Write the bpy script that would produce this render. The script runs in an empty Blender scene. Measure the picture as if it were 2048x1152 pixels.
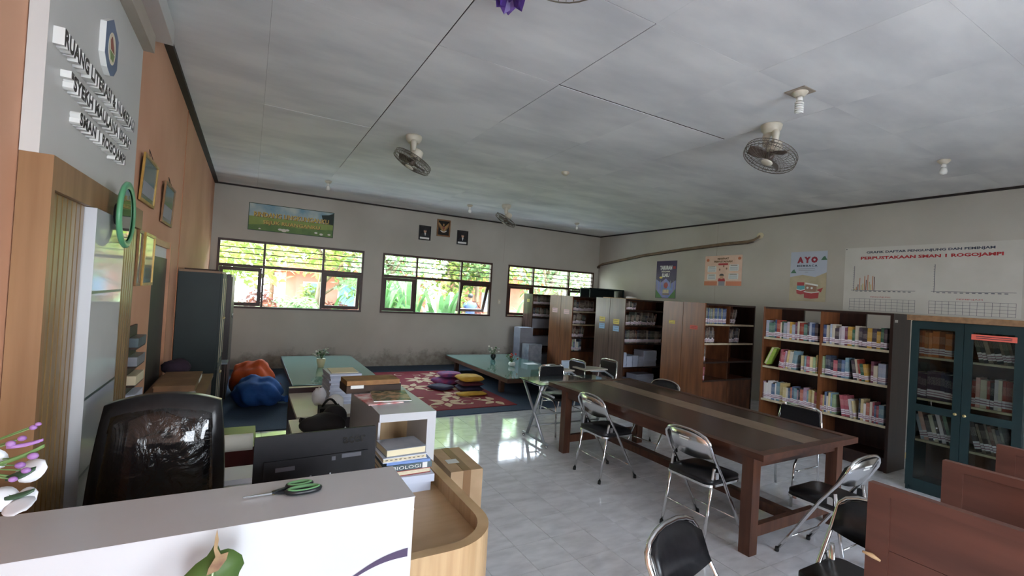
import bpy, bmesh, math, random
from mathutils import Vector, Matrix
random.seed(7)
R_ = math.radians
scene = bpy.context.scene
C = scene.collection

# ------------------------------------------------------------------ camera
def make_camera():
    yaw, pitch, roll = R_(29.28), R_(.795), R_(3.387)
    w = Vector((math.sin(yaw)*math.cos(pitch), math.cos(yaw)*math.cos(pitch), math.sin(pitch)))
    r0 = Vector((math.cos(yaw), -math.sin(yaw), 0)); u0 = r0.cross(w)
    r = r0*math.cos(roll)+u0*math.sin(roll); u = -r0*math.sin(roll)+u0*math.cos(roll)
    cd = bpy.data.cameras.new('camera'); cd.sensor_width = 36; cd.lens = 934.9/2048*36
    cd.clip_start = .02; cd.clip_end = 300
    o = bpy.data.objects.new('camera', cd); C.objects.link(o)
    m = Matrix((r, u, -w)).transposed().to_4x4(); m.translation = (0, 0, 1.72)
    o.matrix_world = m; scene.camera = o
make_camera()

# ------------------------------------------------------------------ world, sun, exposure
SKY_STRENGTH = 8.0
SUN_STRENGTH = 12.0
vs = scene.view_settings
vs.view_transform = 'Standard'; vs.look = 'None'; vs.gamma = 1; vs.use_curve_mapping = False
vs.exposure = 1.35
wd = bpy.data.worlds.new('sky'); scene.world = wd; wd.use_nodes = True
nt = wd.node_tree; nt.nodes.clear()
out = nt.nodes.new('ShaderNodeOutputWorld'); bg = nt.nodes.new('ShaderNodeBackground')
tc = nt.nodes.new('ShaderNodeTexCoord'); sx = nt.nodes.new('ShaderNodeSeparateXYZ'); cr = nt.nodes.new('ShaderNodeValToRGB')
cr.color_ramp.elements[0].position = 0; cr.color_ramp.elements[0].color = (.92, .96, 1, 1)
cr.color_ramp.elements[1].position = .7; cr.color_ramp.elements[1].color = (.55, .74, 1, 1)
nt.links.new(tc.outputs['Generated'], sx.inputs[0]); nt.links.new(sx.outputs['Z'], cr.inputs[0])
nt.links.new(cr.outputs[0], bg.inputs['Color']); nt.links.new(bg.outputs[0], out.inputs[0]); bg.inputs['Strength'].default_value = SKY_STRENGTH
sd = bpy.data.lights.new('sun_offscreen', 'SUN'); sd.energy = SUN_STRENGTH; sd.angle = R_(2); sd.color = (1, .97, .91)
so = bpy.data.objects.new('sun_offscreen', sd); C.objects.link(so); so.rotation_euler = (R_(-24), R_(12), 0)   # shines down, steeply, over the roof from the near side
so.rotation_euler = Vector((-.25, .42, -1)).to_track_quat('-Z', 'Y').to_euler(); so.location = (3, -6, 14)

# portals: sampling aids in the real openings, they add no light
def portal(name, loc, w, h, facing):
    d = bpy.data.lights.new(name, 'AREA'); d.shape = 'RECTANGLE'; d.size = w; d.size_y = h; d.cycles.is_portal = True
    o = bpy.data.objects.new(name, d); C.objects.link(o); o.location = loc
    o.rotation_euler = Vector(facing).to_track_quat('-Z', 'Z').to_euler()
    return o

# ------------------------------------------------------------------ room numbers (metres)
XL, XR, YF, YB, ZC = -.663, 8.434, -2.4, 10.184, 3.474
WINS = [(-.555, .2175, 1.281, 2.08), (2.475, 3.243, 4.325, 5.13), (5.57, 6.32, 7.435, 8.272)]
WZ0, WZT, WZ1 = 1.16, 1.965, 2.455
FRONT_OPEN = [(-.3, .7, 0, 2.2), (1.8, 4.3, 1.0, 2.4)]
for a in WINS: portal('window_back_portal', ((a[0]+a[3])/2, YB+.2, (WZ0+WZ1)/2), a[3]-a[0], WZ1-WZ0, (0, -1, 0))
for a in FRONT_OPEN: portal('door_front_offscreen' if a[2] == 0 else 'window_front_offscreen', ((a[0]+a[1])/2, YF-.2, (a[2]+a[3])/2), a[1]-a[0], a[3]-a[2], (0, 1, 0))

# ------------------------------------------------------------------ materials
def S(r, g, b):
    f = lambda c: (c/255/12.92 if c/255 <= .04045 else ((c/255+.055)/1.055)**2.4)
    return (f(r), f(g), f(b), 1)
M = {}
def mat(name, c1, c2=None, rough=.5, metal=0, scale=4, stretch=(1, 1, 1), detail=4, bump=0, lo=.35, hi=.65, coat=0, spec=.5, objrand=0, trans=0, sss=0, emit=None, bscale=None):
    m = bpy.data.materials.new(name); m.use_nodes = True; nt = m.node_tree; N = nt.nodes; L = nt.links
    b = N['Principled BSDF']; b.inputs['Base Color'].default_value = c1
    b.inputs['Roughness'].default_value = rough; b.inputs['Metallic'].default_value = metal
    b.inputs['Coat Weight'].default_value = coat; b.inputs['Coat Roughness'].default_value = .12
    b.inputs['Specular IOR Level'].default_value = spec
    if trans: b.inputs['Transmission Weight'].default_value = trans
    if c2 is not None or bump:
        t = N.new('ShaderNodeTexCoord'); mp = N.new('ShaderNodeMapping'); mp.inputs['Scale'].default_value = stretch
        L.new(t.outputs['Object'], mp.inputs['Vector'])
        no = N.new('ShaderNodeTexNoise'); no.inputs['Scale'].default_value = scale; no.inputs['Detail'].default_value = detail
        if objrand:
            oi = N.new('ShaderNodeObjectInfo'); ad = N.new('ShaderNodeVectorMath'); ad.operation = 'MULTIPLY_ADD'
            ad.inputs[1].default_value = (objrand, objrand*1.7, objrand*.6)
            L.new(oi.outputs['Random'], ad.inputs[0]); L.new(mp.outputs[0], ad.inputs[2]); L.new(ad.outputs[0], no.inputs['Vector'])
        else: L.new(mp.outputs[0], no.inputs['Vector'])
    if c2 is not None:
        r = N.new('ShaderNodeValToRGB'); r.color_ramp.elements[0].position = lo; r.color_ramp.elements[1].position = hi
        r.color_ramp.elements[0].color = c1; r.color_ramp.elements[1].color = c2
        L.new(no.outputs['Fac'], r.inputs[0]); L.new(r.outputs[0], b.inputs['Base Color'])
    if bump:
        bp = N.new('ShaderNodeBump'); bp.inputs['Strength'].default_value = bump; bp.inputs['Distance'].default_value = .02
        src = no
        if bscale:
            src = N.new('ShaderNodeTexNoise'); src.inputs['Scale'].default_value = bscale; L.new(mp.outputs[0], src.inputs['Vector'])
        L.new(src.outputs['Fac'], bp.inputs['Height']); L.new(bp.outputs[0], b.inputs['Normal'])
    if emit: b.inputs['Emission Color'].default_value = emit[0]; b.inputs['Emission Strength'].default_value = emit[1]
    M[name] = m
    return m
def glass(name, tint, rough=.02, ior=1.5):
    m = bpy.data.materials.new(name); m.use_nodes = True; nt = m.node_tree; N = nt.nodes; L = nt.links
    N.remove(N['Principled BSDF']); o = N['Material Output']
    tr = N.new('ShaderNodeBsdfTransparent'); tr.inputs[0].default_value = tint
    gl = N.new('ShaderNodeBsdfGlossy'); gl.inputs['Roughness'].default_value = rough
    lw = N.new('ShaderNodeFresnel'); lw.inputs['IOR'].default_value = ior
    mx = N.new('ShaderNodeMixShader'); L.new(lw.outputs[0], mx.inputs[0]); L.new(tr.outputs[0], mx.inputs[1]); L.new(gl.outputs[0], mx.inputs[2]); L.new(mx.outputs[0], o.inputs[0])
    M[name] = m
    return m
def leafmat(name, c1, c2, tl=.45):
    m = mat(name, c1, c2, rough=.5, scale=3); nt = m.node_tree; N = nt.nodes; L = nt.links
    b = N['Principled BSDF']; t = N.new('ShaderNodeBsdfTranslucent'); a = N.new('ShaderNodeMixShader'); a.inputs[0].default_value = tl
    col = b.inputs['Base Color'].links[0].from_socket; L.new(col, t.inputs[0])
    L.new(b.outputs[0], a.inputs[1]); L.new(t.outputs[0], a.inputs[2]); L.new(a.outputs[0], N['Material Output'].inputs[0])
    return m

# plaster with damp stains that climb from the floor
def stained_wall(name, base, dirt, damp, zmax):
    m = bpy.data.materials.new(name); m.use_nodes = True; nt = m.node_tree; N = nt.nodes; L = nt.links; b = N['Principled BSDF']
    b.inputs['Roughness'].default_value = .8
    t = N.new('ShaderNodeTexCoord'); n1 = N.new('ShaderNodeTexNoise'); n1.inputs['Scale'].default_value = .9; n1.inputs['Detail'].default_value = 6
    n2 = N.new('ShaderNodeTexNoise'); n2.inputs['Scale'].default_value = 3.2; n2.inputs['Detail'].default_value = 8; n2.inputs['Roughness'].default_value = .65
    L.new(t.outputs['Object'], n1.inputs['Vector']); L.new(t.outputs['Object'], n2.inputs['Vector'])
    r1 = N.new('ShaderNodeValToRGB'); r1.color_ramp.elements[0].position = .35; r1.color_ramp.elements[1].position = .7
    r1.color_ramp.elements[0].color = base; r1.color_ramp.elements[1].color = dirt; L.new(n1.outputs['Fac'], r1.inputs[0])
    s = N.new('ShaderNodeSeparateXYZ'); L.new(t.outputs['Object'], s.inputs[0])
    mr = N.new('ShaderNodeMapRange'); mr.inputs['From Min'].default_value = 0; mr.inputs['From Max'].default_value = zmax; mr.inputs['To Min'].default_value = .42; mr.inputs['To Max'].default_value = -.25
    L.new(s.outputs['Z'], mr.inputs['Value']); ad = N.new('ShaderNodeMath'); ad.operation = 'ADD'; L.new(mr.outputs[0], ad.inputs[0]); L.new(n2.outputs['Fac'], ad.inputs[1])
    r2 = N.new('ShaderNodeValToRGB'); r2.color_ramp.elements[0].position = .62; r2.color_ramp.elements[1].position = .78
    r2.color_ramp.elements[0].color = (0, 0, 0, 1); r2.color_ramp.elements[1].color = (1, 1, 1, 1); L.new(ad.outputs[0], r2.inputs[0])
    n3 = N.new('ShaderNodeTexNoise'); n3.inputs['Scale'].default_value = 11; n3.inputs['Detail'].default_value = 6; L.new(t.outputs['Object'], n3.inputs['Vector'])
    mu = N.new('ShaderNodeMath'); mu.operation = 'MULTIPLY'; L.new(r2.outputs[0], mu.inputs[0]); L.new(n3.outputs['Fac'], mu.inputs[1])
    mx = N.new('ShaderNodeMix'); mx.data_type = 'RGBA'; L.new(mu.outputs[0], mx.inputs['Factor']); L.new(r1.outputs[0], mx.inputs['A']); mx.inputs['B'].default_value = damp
    L.new(mx.outputs['Result'], b.inputs['Base Color']); M[name] = m
    return m
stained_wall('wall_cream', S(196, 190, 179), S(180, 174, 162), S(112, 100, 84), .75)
mat('wall_right', S(196, 190, 179), S(180, 174, 162), rough=.8, scale=.9, detail=6, lo=.35, hi=.7)
mat('wall_orange', S(218, 166, 134), S(206, 152, 120), rough=.75, scale=1.2)
mat('ceiling_paint', S(240, 239, 236), S(206, 206, 206), rough=.85, scale=1.3, detail=8, stretch=(.7, 1.7, 1), lo=.36, hi=.74, objrand=.25)
mat('void', S(62, 50, 42), rough=.95)
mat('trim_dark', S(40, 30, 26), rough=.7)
mat('tile', S(232, 232, 236), S(208, 208, 212), rough=.07, scale=5, stretch=(1, 2.6, 1), detail=6, objrand=30, lo=.38, hi=.7)
mat('grout', S(84, 80, 78), rough=.8)
mat('frame_wood', S(74, 44, 34), S(58, 34, 27), rough=.45, scale=8, stretch=(1, 1, .2))
mat('slat_dark', S(56, 38, 32), rough=.6)
glass('pane_glass', (.97, .985, .975, 1), ior=1.12)

# ------------------------------------------------------------------ mesh helpers
class MB:
    def __init__(s): s.bm = bmesh.new()
    def box(s, x0, x1, y0, y1, z0, z1, m=0, mx=None):
        vs_ = [Vector((x, y, z)) for x in (x0, x1) for y in (y0, y1) for z in (z0, z1)]
        if mx is not None: vs_ = [mx @ v for v in vs_]
        v = [s.bm.verts.new(p) for p in vs_]
        for f in ((0, 1, 3, 2), (4, 6, 7, 5), (0, 4, 5, 1), (2, 3, 7, 6), (0, 2, 6, 4), (1, 5, 7, 3)):
            s.bm.faces.new([v[i] for i in f]).material_index = m
        return s
    def cbox(s, c, size, m=0, mx=None):
        return s.box(c[0]-size[0]/2, c[0]+size[0]/2, c[1]-size[1]/2, c[1]+size[1]/2, c[2]-size[2]/2, c[2]+size[2]/2, m, mx)
    def tube(s, pts, r, n=8, m=0, closed=False, caps=True):
        pts = [Vector(p) for p in pts]; k = len(pts); rs = r if isinstance(r, (list, tuple)) else [r]*k
        rings = []; prev = None
        for i, p in enumerate(pts):
            if closed: d = pts[(i+1) % k]-pts[i-1]
            else: d = pts[min(i+1, k-1)]-pts[max(i-1, 0)]
            d.normalize()
            if prev is None:
                a = Vector((0, 0, 1)) if abs(d.z) < .9 else Vector((1, 0, 0)); e1 = d.cross(a).normalized()
            else:
                e1 = prev-d*prev.dot(d); e1.normalize()
            prev = e1; e2 = d.cross(e1)
            rings.append([s.bm.verts.new(p+(e1*math.cos(2*math.pi*j/n)+e2*math.sin(2*math.pi*j/n))*rs[i]) for j in range(n)])
        for i in range(k if closed else k-1):
            a, b = rings[i], rings[(i+1) % k]
            for j in range(n):
                f = s.bm.faces.new((a[j], a[(j+1) % n], b[(j+1) % n], b[j])); f.smooth = True; f.material_index = m
        if caps and not closed:
            s.bm.faces.new(rings[0][::-1]).material_index = m; s.bm.faces.new(rings[-1]).material_index = m
        return s
    def lathe(s, prof, n=16, m=0, c=(0, 0, 0), mx=None, caps=True):
        rings = []
        for (r, z) in prof:
            ring = []
            for j in range(n):
                p = Vector((c[0]+r*math.cos(2*math.pi*j/n), c[1]+r*math.sin(2*math.pi*j/n), c[2]+z))
                ring.append(s.bm.verts.new(mx @ p if mx is not None else p))
            rings.append(ring)
        for a, b in zip(rings, rings[1:]):
            for j in range(n):
                f = s.bm.faces.new((a[j], a[(j+1) % n], b[(j+1) % n], b[j])); f.smooth = True; f.material_index = m
        if caps:
            if prof[0][0] > 1e-5: s.bm.faces.new(rings[0][::-1]).material_index = m
            if prof[-1][0] > 1e-5: s.bm.faces.new(rings[-1]).material_index = m
        return s
    def prism(s, poly, z0, z1, m=0, mx=None, mside=None):
        T = (lambda p: mx @ Vector(p)) if mx is not None else Vector
        a = [s.bm.verts.new(T((x, y, z0))) for x, y in poly]; b = [s.bm.verts.new(T((x, y, z1))) for x, y in poly]; n = len(poly)
        s.bm.faces.new(a[::-1]).material_index = m; s.bm.faces.new(b).material_index = m
        for i in range(n): s.bm.faces.new((a[i], a[(i+1) % n], b[(i+1) % n], b[i])).material_index = m if mside is None else mside
        return s
    def poly(s, pts, m=0):
        s.bm.faces.new([s.bm.verts.new(Vector(p)) for p in pts]).material_index = m; return s
    def ball(s, c, r, nu=12, nv=8, m=0, fn=None):
        r = r if isinstance(r, (tuple, list)) else (r, r, r); rows = []
        for i in range(nv+1):
            th = math.pi*i/nv; row = []
            cnt = 1 if i in (0, nv) else nu
            for j in range(cnt):
                ph = 2*math.pi*j/nu
                d = Vector((math.sin(th)*math.cos(ph), math.sin(th)*math.sin(ph), math.cos(th))); k = fn(d) if fn else 1
                row.append(s.bm.verts.new((c[0]+d.x*r[0]*k, c[1]+d.y*r[1]*k, c[2]+d.z*r[2]*k)))
            rows.append(row)
        for i in range(nv):
            a, b = rows[i], rows[i+1]
            for j in range(nu):
                j2 = (j+1) % nu
                if len(a) == 1: f = (a[0], b[j], b[j2])
                elif len(b) == 1: f = (a[j], b[0], a[j2])
                else: f = (a[j], b[j], b[j2], a[j2])
                fc = s.bm.faces.new(f); fc.smooth = True; fc.material_index = m
        return s
    def build(s, name, mats, parent=None, bevel=0, seg=1, smooth=False):
        if bevel:
            es = [e for e in s.bm.edges if len(e.link_faces) == 2 and e.calc_face_angle(0) > .6]
            bmesh.ops.bevel(s.bm, geom=es, offset=bevel, segments=seg, affect='EDGES', clamp_overlap=True, profile=.5)
        bmesh.ops.recalc_face_normals(s.bm, faces=s.bm.faces)
        me = bpy.data.meshes.new(name); s.bm.to_mesh(me); s.bm.free()
        if smooth: me.polygons.foreach_set('use_smooth', [True]*len(me.polygons))
        for q in (mats if isinstance(mats, (list, tuple)) else [mats]): me.materials.append(M[q] if isinstance(q, str) else q)
        return link(name, me, parent)
def link(name, me, parent=None):
    o = bpy.data.objects.new(name, me); C.objects.link(o)
    if parent is not None: o.parent = parent
    return o
def tag(o, label=None, cat=None, group=None, kind=None):
    if label: o['label'] = label
    if cat: o['category'] = cat
    if group: o['group'] = group
    if kind: o['kind'] = kind
    return o
def thing(name, label, cat, loc=(0, 0, 0), rz=0, group=None, matrix=None):
    o = bpy.data.objects.new(name, None); C.objects.link(o); o.empty_display_size = .05
    if matrix is not None: o.matrix_world = matrix
    else: o.location = loc; o.rotation_euler = (0, 0, rz)
    return tag(o, label, cat, group)
def copy_tree(o, parent=None):
    c = o.copy(); C.objects.link(c)
    if parent is not None: c.parent = parent
    for ch in [x for x in bpy.data.objects if x.parent is o]: copy_tree(ch, c)
    return c
def struct(o): o['kind'] = 'structure'; return o
def B(name, mats, x0, x1, y0, y1, z0, z1, parent=None, bevel=0, seg=1): return MB().box(x0, x1, y0, y1, z0, z1).build(name, mats, parent, bevel, seg)
def frame_matrix(origin, right, up):
    r = Vector(right).normalized(); u = Vector(up).normalized(); n = r.cross(u)
    m = Matrix((r, u, n)).transposed().to_4x4(); m.translation = origin
    return m
def text_mesh(s, size, extrude=0.0005, bold=0.0, spacing=1.0, align='LEFT', res=2):
    cu = bpy.data.curves.new('text', 'FONT'); cu.body = s; cu.size = size; cu.extrude = extrude; cu.offset = bold; cu.space_character = spacing; cu.align_x = align; cu.resolution_u = res
    o = bpy.data.objects.new('text', cu); C.objects.link(o)
    me = bpy.data.meshes.new_from_object(o.evaluated_get(bpy.context.evaluated_depsgraph_get()))
    bpy.data.objects.remove(o); bpy.data.curves.remove(cu)
    return me
def text(name, s, mats, parent, x, y, z, width=None, size=.1, extrude=.0006, bold=0, spacing=1, align='LEFT', height=None):
    me = text_mesh(s, size, extrude, bold, spacing); xs = [v.co.x for v in me.vertices]; ys = [v.co.y for v in me.vertices]
    w = max(xs)-min(xs); h = max(ys)-min(ys); kx = width/w if width else 1; ky = (height/h if height else kx)
    off = {'LEFT': 0, 'CENTER': .5, 'RIGHT': 1}[align]
    for v in me.vertices: v.co.x = (v.co.x-min(xs)-off*w)*kx+x; v.co.y = (v.co.y-min(ys))*ky+y; v.co.z += z
    me.materials.append(M[mats] if isinstance(mats, str) else mats)
    return link(name, me, parent)
def split_letters(o, name):
    me = o.data; bm = bmesh.new(); bm.from_mesh(me); bmesh.ops.remove_doubles(bm, verts=bm.verts, dist=1e-6); seen = set(); par = o.parent
    for v in list(bm.verts):
        if v in seen: continue
        isl = []; st = [v]; seen.add(v)
        while st:
            q = st.pop(); isl.append(q)
            for e in q.link_edges:
                w = e.other_vert(q)
                if w not in seen: seen.add(w); st.append(w)
        idx = {q: i for i, q in enumerate(isl)}; fl = list({f for q in isl for f in q.link_faces})
        lm = bpy.data.meshes.new(name); lm.from_pydata([q.co[:] for q in isl], [], [[idx[q] for q in f.verts] for f in fl]); lm.materials.append(me.materials[0]); link(name, lm, par)
    bm.free(); bpy.data.objects.remove(o)
def arc(cx, cy, r, a0, a1, n): return [(cx+r*math.cos(R_(a0+(a1-a0)*i/n)), cy+r*math.sin(R_(a0+(a1-a0)*i/n))) for i in range(n+1)]
def rrect(x0, x1, y0, y1, r, n=4):
    return arc(x1-r, y0+r, r, -90, 0, n)+arc(x1-r, y1-r, r, 0, 90, n)+arc(x0+r, y1-r, r, 90, 180, n)+arc(x0+r, y0+r, r, 180, 270, n)

# ------------------------------------------------------------------ room shell
def build_room():
    fl = struct(B('floor', 'grout', XL-.15, XR+.15, YF-.15, YB+.15, -.12, -.004))
    # tiles, 0.295 m grid as measured
    p = .2955; x0, y0 = 1.686-p*9, 2.455-p*18
    meshes = [MB().box(.0016, p-.0016, .0016, p-.0016, -.004, 0).build('tile_src', 'tile') for _ in range(1)]
    src = meshes[0].data; bpy.data.objects.remove(meshes[0])
    cells = []
    i = 0
    while x0+i*p < XR:
        j = 0
        while y0+j*p < YB:
            cells.append((x0+i*p, y0+j*p)); j += 1
        i += 1
    def score(c):
        x, y = c[0]+p/2, c[1]+p/2; d = math.hypot(x, y); az = math.degrees(math.atan2(x, y))
        vis = 5 < az < 76 and d > 1.9 and y < 6.1 and x > 1.0 and not (x < 1.3 and y < 3.3)
        return (0 if vis else 1, d)
    cells = [c for c in cells if c[0] > XL-p and c[1] > YF-p]
    cells.sort(key=score)
    rest = MB(); n = 0
    for c in cells:
        a, b, cc, d = max(c[0], XL), min(c[0]+p, XR), max(c[1], YF), min(c[1]+p, YB)
        full = b-a > p-.001 and d-cc > p-.001
        if n < 290 and full and score(c)[0] == 0:
            o = link('floor_tile', src, fl); o.location = (c[0], c[1], 0); n += 1
        elif b-a > .02 and d-cc > .02: rest.box(a+.0016, b-.0016, cc+.0016, d-.0016, -.004, 0)
    r = rest.build('floor_tiling', 'tile', fl); r['kind'] = 'stuff'
    # ceiling boards on a 1.057 m grid, seams opening in places
    ce = struct(B('ceiling', 'void', XL-.15, XR+.15, YF-.15, YB+.15, ZC+.03, ZC+.12))
    xs = [XL+.02]+[.021+1.0557*k for k in range(8)]+[XR-.02]; ys = [YF+.02]+[2.153+1.058*k for k in range(-4, 8)]+[YB-.02]
    def gx(x, y):      # seam along Y at x
        if abs(x-1.0767) < .05 and 1.5 < y < 7.4: return .008 if y < 6.4 else .004
        if abs(x-2.1324) < .05 and 2.1 < y < 4.3: return .007
        if abs(x-4.244) < .05 and 2 < y < 3.2: return .006
        if abs(x-3.188) < .05 and 4.2 < y < 5.4: return .004
        if abs(x-2.1324) < .05 and 5.2 < y < 6.5: return .004
        return .0012
    def gy(y, x):
        if abs(y-3.211) < .05 and 1 < x < 2.2: return .006
        if abs(y-3.211) < .05 and 2.1 < x < 4.3: return .02
        if abs(y-2.153) < .05 and 1.5 < x < 2.2: return .006
        return .0012
    for a, b in zip(xs, xs[1:]):
        for c, d in zip(ys, ys[1:]):
            mx_, my_ = (a+b)/2, (c+d)/2
            k = random.uniform(-.002, .002)
            o = B('ceiling_panel', 'ceiling_paint', a+gx(a, my_)/2, b-gx(b, my_)/2, c+gy(c, mx_)/2, d-gy(d, mx_)/2, ZC+max(0, k), ZC+.0045, ce)
    # walls
    w = MB(); T = .15
    xs_ = XL-.15
    for (a, _, _, b) in WINS:
        w.box(xs_, a, YB, YB+T, -.12, ZC+.12); w.box(a, b, YB, YB+T, -.12, WZ0); w.box(a, b, YB, YB+T, WZ1, ZC+.12); xs_ = b
    w.box(xs_, XR+.15, YB, YB+T, -.12, ZC+.12)
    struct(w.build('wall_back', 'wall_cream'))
    w = MB(); xs_ = XL-.15
    for (a, b, c, d) in FRONT_OPEN:
        w.box(xs_, a, YF-T, YF, -.12, ZC+.12)
        if c > 0: w.box(a, b, YF-T, YF, -.12, c)
        w.box(a, b, YF-T, YF, d, ZC+.12); xs_ = b
    w.box(xs_, XR+.15, YF-T, YF, -.12, ZC+.12)
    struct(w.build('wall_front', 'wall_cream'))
    struct(B('wall_right', 'wall_right', XR, XR+T, YF, YB, -.12, ZC+.12))
    w = MB(); dy0, dy1, dz = 4.52, 5.36, 2.0
    w.box(XL-T, XL, YF, dy0, -.12, ZC+.12); w.box(XL-T, XL, dy1, YB, -.12, ZC+.12); w.box(XL-T, XL, dy0, dy1, dz, ZC+.12)
    struct(w.build('wall_left', 'wall_orange'))
    # a dark timber door standing in the left wall
    d = struct(thing('door_1', 'dark brown timber door in the orange wall beside the green cabinet', None, (XL, dy0, 0)))
    B('door_leaf', 'door_dark', -.05, -.012, .0, dy1-dy0-.05, 0.002, dz-.14, d)
    B('door_jamb', 'jamb_light', -.15, .012, dy1-dy0-.05, dy1-dy0, 0.002, dz, d, .003)
    B('door_head', 'jamb_light', -.15, .004, 0.0, dy1-dy0-.05, dz-.05, dz, d, .003)
    B('fanlight', 'paper_white', -.04, -.02, .0, dy1-dy0-.05, dz-.14, dz-.05, d)
    # dark gap strips where walls meet the ceiling
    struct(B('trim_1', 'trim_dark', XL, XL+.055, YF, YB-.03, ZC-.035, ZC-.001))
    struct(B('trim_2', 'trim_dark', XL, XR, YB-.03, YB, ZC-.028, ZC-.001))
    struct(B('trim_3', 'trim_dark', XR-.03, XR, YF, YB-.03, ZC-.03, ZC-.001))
    # cracks / seams in the plaster, and a shading line painted on the orange wall
    struct(B('trim_4', 'seam_grey', XR-.002, XR, 6.415, 6.425, 1.6, ZC-.03))
    struct(B('trim_5', 'seam_grey', 5.42, 5.428, YB-.002, YB, 2.5, ZC-.03))
    struct(B('shading_line', 'shading_orange', XL, XL+.004, 5.93, 5.945, 0, ZC-.03))
    # unseen roof, its deep eaves sized to keep the sun out of the room
    r = struct(B('roof', 'roof_tile', XL-1.6, XR+1.6, YF-2.6, YB+.95, ZC+.45, ZC+.55))
    # windows
    for n, (a, m1, m2, b) in enumerate(WINS):
        w = struct(thing('window_%d' % (n+1), None, None, (0, YB, 0)))
        t = .03; y0_, y1_ = -.012, .06
        B('frame_head', 'frame_wood', a, b, y0_, y1_, WZ1-.045, WZ1, w, .004); B('frame_sill', 'frame_wood', a, b, y0_-.01, y1_, WZ0, WZ0+.04, w, .004)
        for x in (a, b-.04): B('frame_jamb', 'frame_wood', x, x+.04, y0_, y1_, WZ0+.04, WZ1-.045, w, .003)
        for x in (m1, m2): B('mullion', 'frame_wood', x-t/2-.004, x+t/2+.004, y0_, y1_, WZ0+.04, WZ1-.045, w, .003)
        secs = [(a+.04, m1-t/2-.004), (m1+t/2+.004, m2-t/2-.004), (m2+t/2+.004, b-.04)]
        for k, (u, v) in enumerate(secs):
            B('transom', 'frame_wood', u, v, y0_, y1_, WZT-.03, WZT+.025, w, .003)
            for q in range(1, 4):
                z = WZT+.025+(WZ1-.045-WZT-.025)*q/4
                B('louvre_slat', 'slat_dark', u, v, 0, .055, z-.007, z+.007, w)
            if k == 1:
                B('pane', 'pane_glass', u, v, .03, .034, WZ0+.04, WZT-.03, w)
            else:
                ang = {(0, 2): 5, (1, 2): 20, (2, 2): 2}.get((n, k), 0)
                zt, zb = WZT-.032, WZ0+.045; H = zt-zb
                mx = Matrix.Translation((0, .03, zt)) @ Matrix.Rotation(R_(ang), 4, 'X')
                sw = .065; u2, v2 = u+.003, v-.003
                s = MB()
                for (x_0, x_1, z_0, z_1) in ((u2, u2+sw, -H, 0), (v2-sw, v2, -H, 0), (u2+sw, v2-sw, -sw, 0), (u2+sw, v2-sw, -H, -H+sw)):
                    s.box(x_0, x_1, -.018, .018, z_0, z_1, 0, mx)
                so_ = s.build('sash', 'frame_wood', w)
                MB().box(u2+sw, v2-sw, -.002, .002, -H+sw, -sw, 0, mx).build('pane', 'pane_glass', so_)
mat('door_dark', S(52, 38, 34), S(40, 29, 26), rough=.5, scale=5, stretch=(5, 5, .5))
mat('jamb_light', S(196, 140, 104), S(180, 124, 90), rough=.5, scale=5)
mat('paper_white', S(232, 232, 228), rough=.7)
mat('seam_grey', S(176, 168, 154), rough=.9)
mat('shading_orange', S(188, 122, 86), rough=.9)
mat('roof_tile', S(120, 70, 50), rough=.8)
build_room()
# ------------------------------------------------------------------ materials for furniture
mat('wood_warm', S(134, 84, 50), S(98, 57, 34), rough=.32, scale=3, stretch=(6, 6, .5), detail=6, lo=.3, hi=.7)
mat('wood_dark', S(56, 34, 28), S(38, 24, 21), rough=.35, scale=3, stretch=(6, 6, .5), detail=6)
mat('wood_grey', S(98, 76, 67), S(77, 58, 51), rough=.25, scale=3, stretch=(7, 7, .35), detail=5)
mat('shelf_inside', S(116, 71, 43), S(84, 49, 30), rough=.5, scale=3, stretch=(4, 4, 1))
mat('shelf_edge', S(206, 196, 170), S(186, 172, 142), rough=.5, scale=9)
mat('table_wood', S(92, 58, 44), S(70, 44, 33), rough=.35, scale=4, stretch=(5, .6, 5), detail=6)
mat('table_panel', S(72, 52, 42), S(60, 43, 35), rough=.22, scale=5, stretch=(5, .6, 1))
mat('table_strip', S(142, 122, 102), S(126, 106, 86), rough=.3, scale=6)
mat('leg_wood', S(100, 63, 45), S(76, 46, 33), rough=.4, scale=4, stretch=(6, 6, .5), detail=6)
mat('chrome', S(225, 225, 225), rough=.12, metal=1)
mat('chrome_plate', S(222, 222, 222), rough=.22, metal=1)
mat('steel', S(190, 192, 196), rough=.25, metal=1)
mat('black_vinyl', S(22, 22, 25), S(30, 30, 33), rough=.32, scale=40, bump=.03)
mat('rubber', S(20, 20, 20), rough=.7)
mat('green_paint', S(25, 47, 50), S(20, 39, 42), rough=.4, scale=3)
mat('cab_top', S(142, 110, 80), S(120, 92, 66), rough=.5, scale=3, stretch=(1, 8, 8))
mat('cab_inside', S(96, 66, 48), S(80, 54, 40), rough=.7, scale=4)
mat('brass', S(200, 180, 130), rough=.3, metal=.7)
mat('label_yellow', S(228, 208, 110), rough=.6); mat('label_red', S(208, 96, 80), rough=.6); mat('label_blue', S(150, 186, 222), rough=.6); mat('label_pink', S(226, 190, 190), rough=.6)
mat('ink', S(60, 50, 60), rough=.7)
glass('cab_glass', (.86, .92, .9, 1))
mat('white_gloss', S(200, 201, 204), rough=.16)
mat('white_lam', S(222, 220, 224), S(214, 212, 216), rough=.22, scale=2)
mat('counter_top', S(200, 201, 204), S(195, 196, 199), rough=.25, scale=3)
mat('birch', S(202, 170, 128), S(178, 145, 105), rough=.4, scale=3, stretch=(7, 7, .5), detail=6)
mat('birch_top', S(202, 170, 128), S(178, 145, 105), rough=.3, scale=3, stretch=(.7, 5, 1), detail=6, lo=.25, hi=.75)
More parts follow.
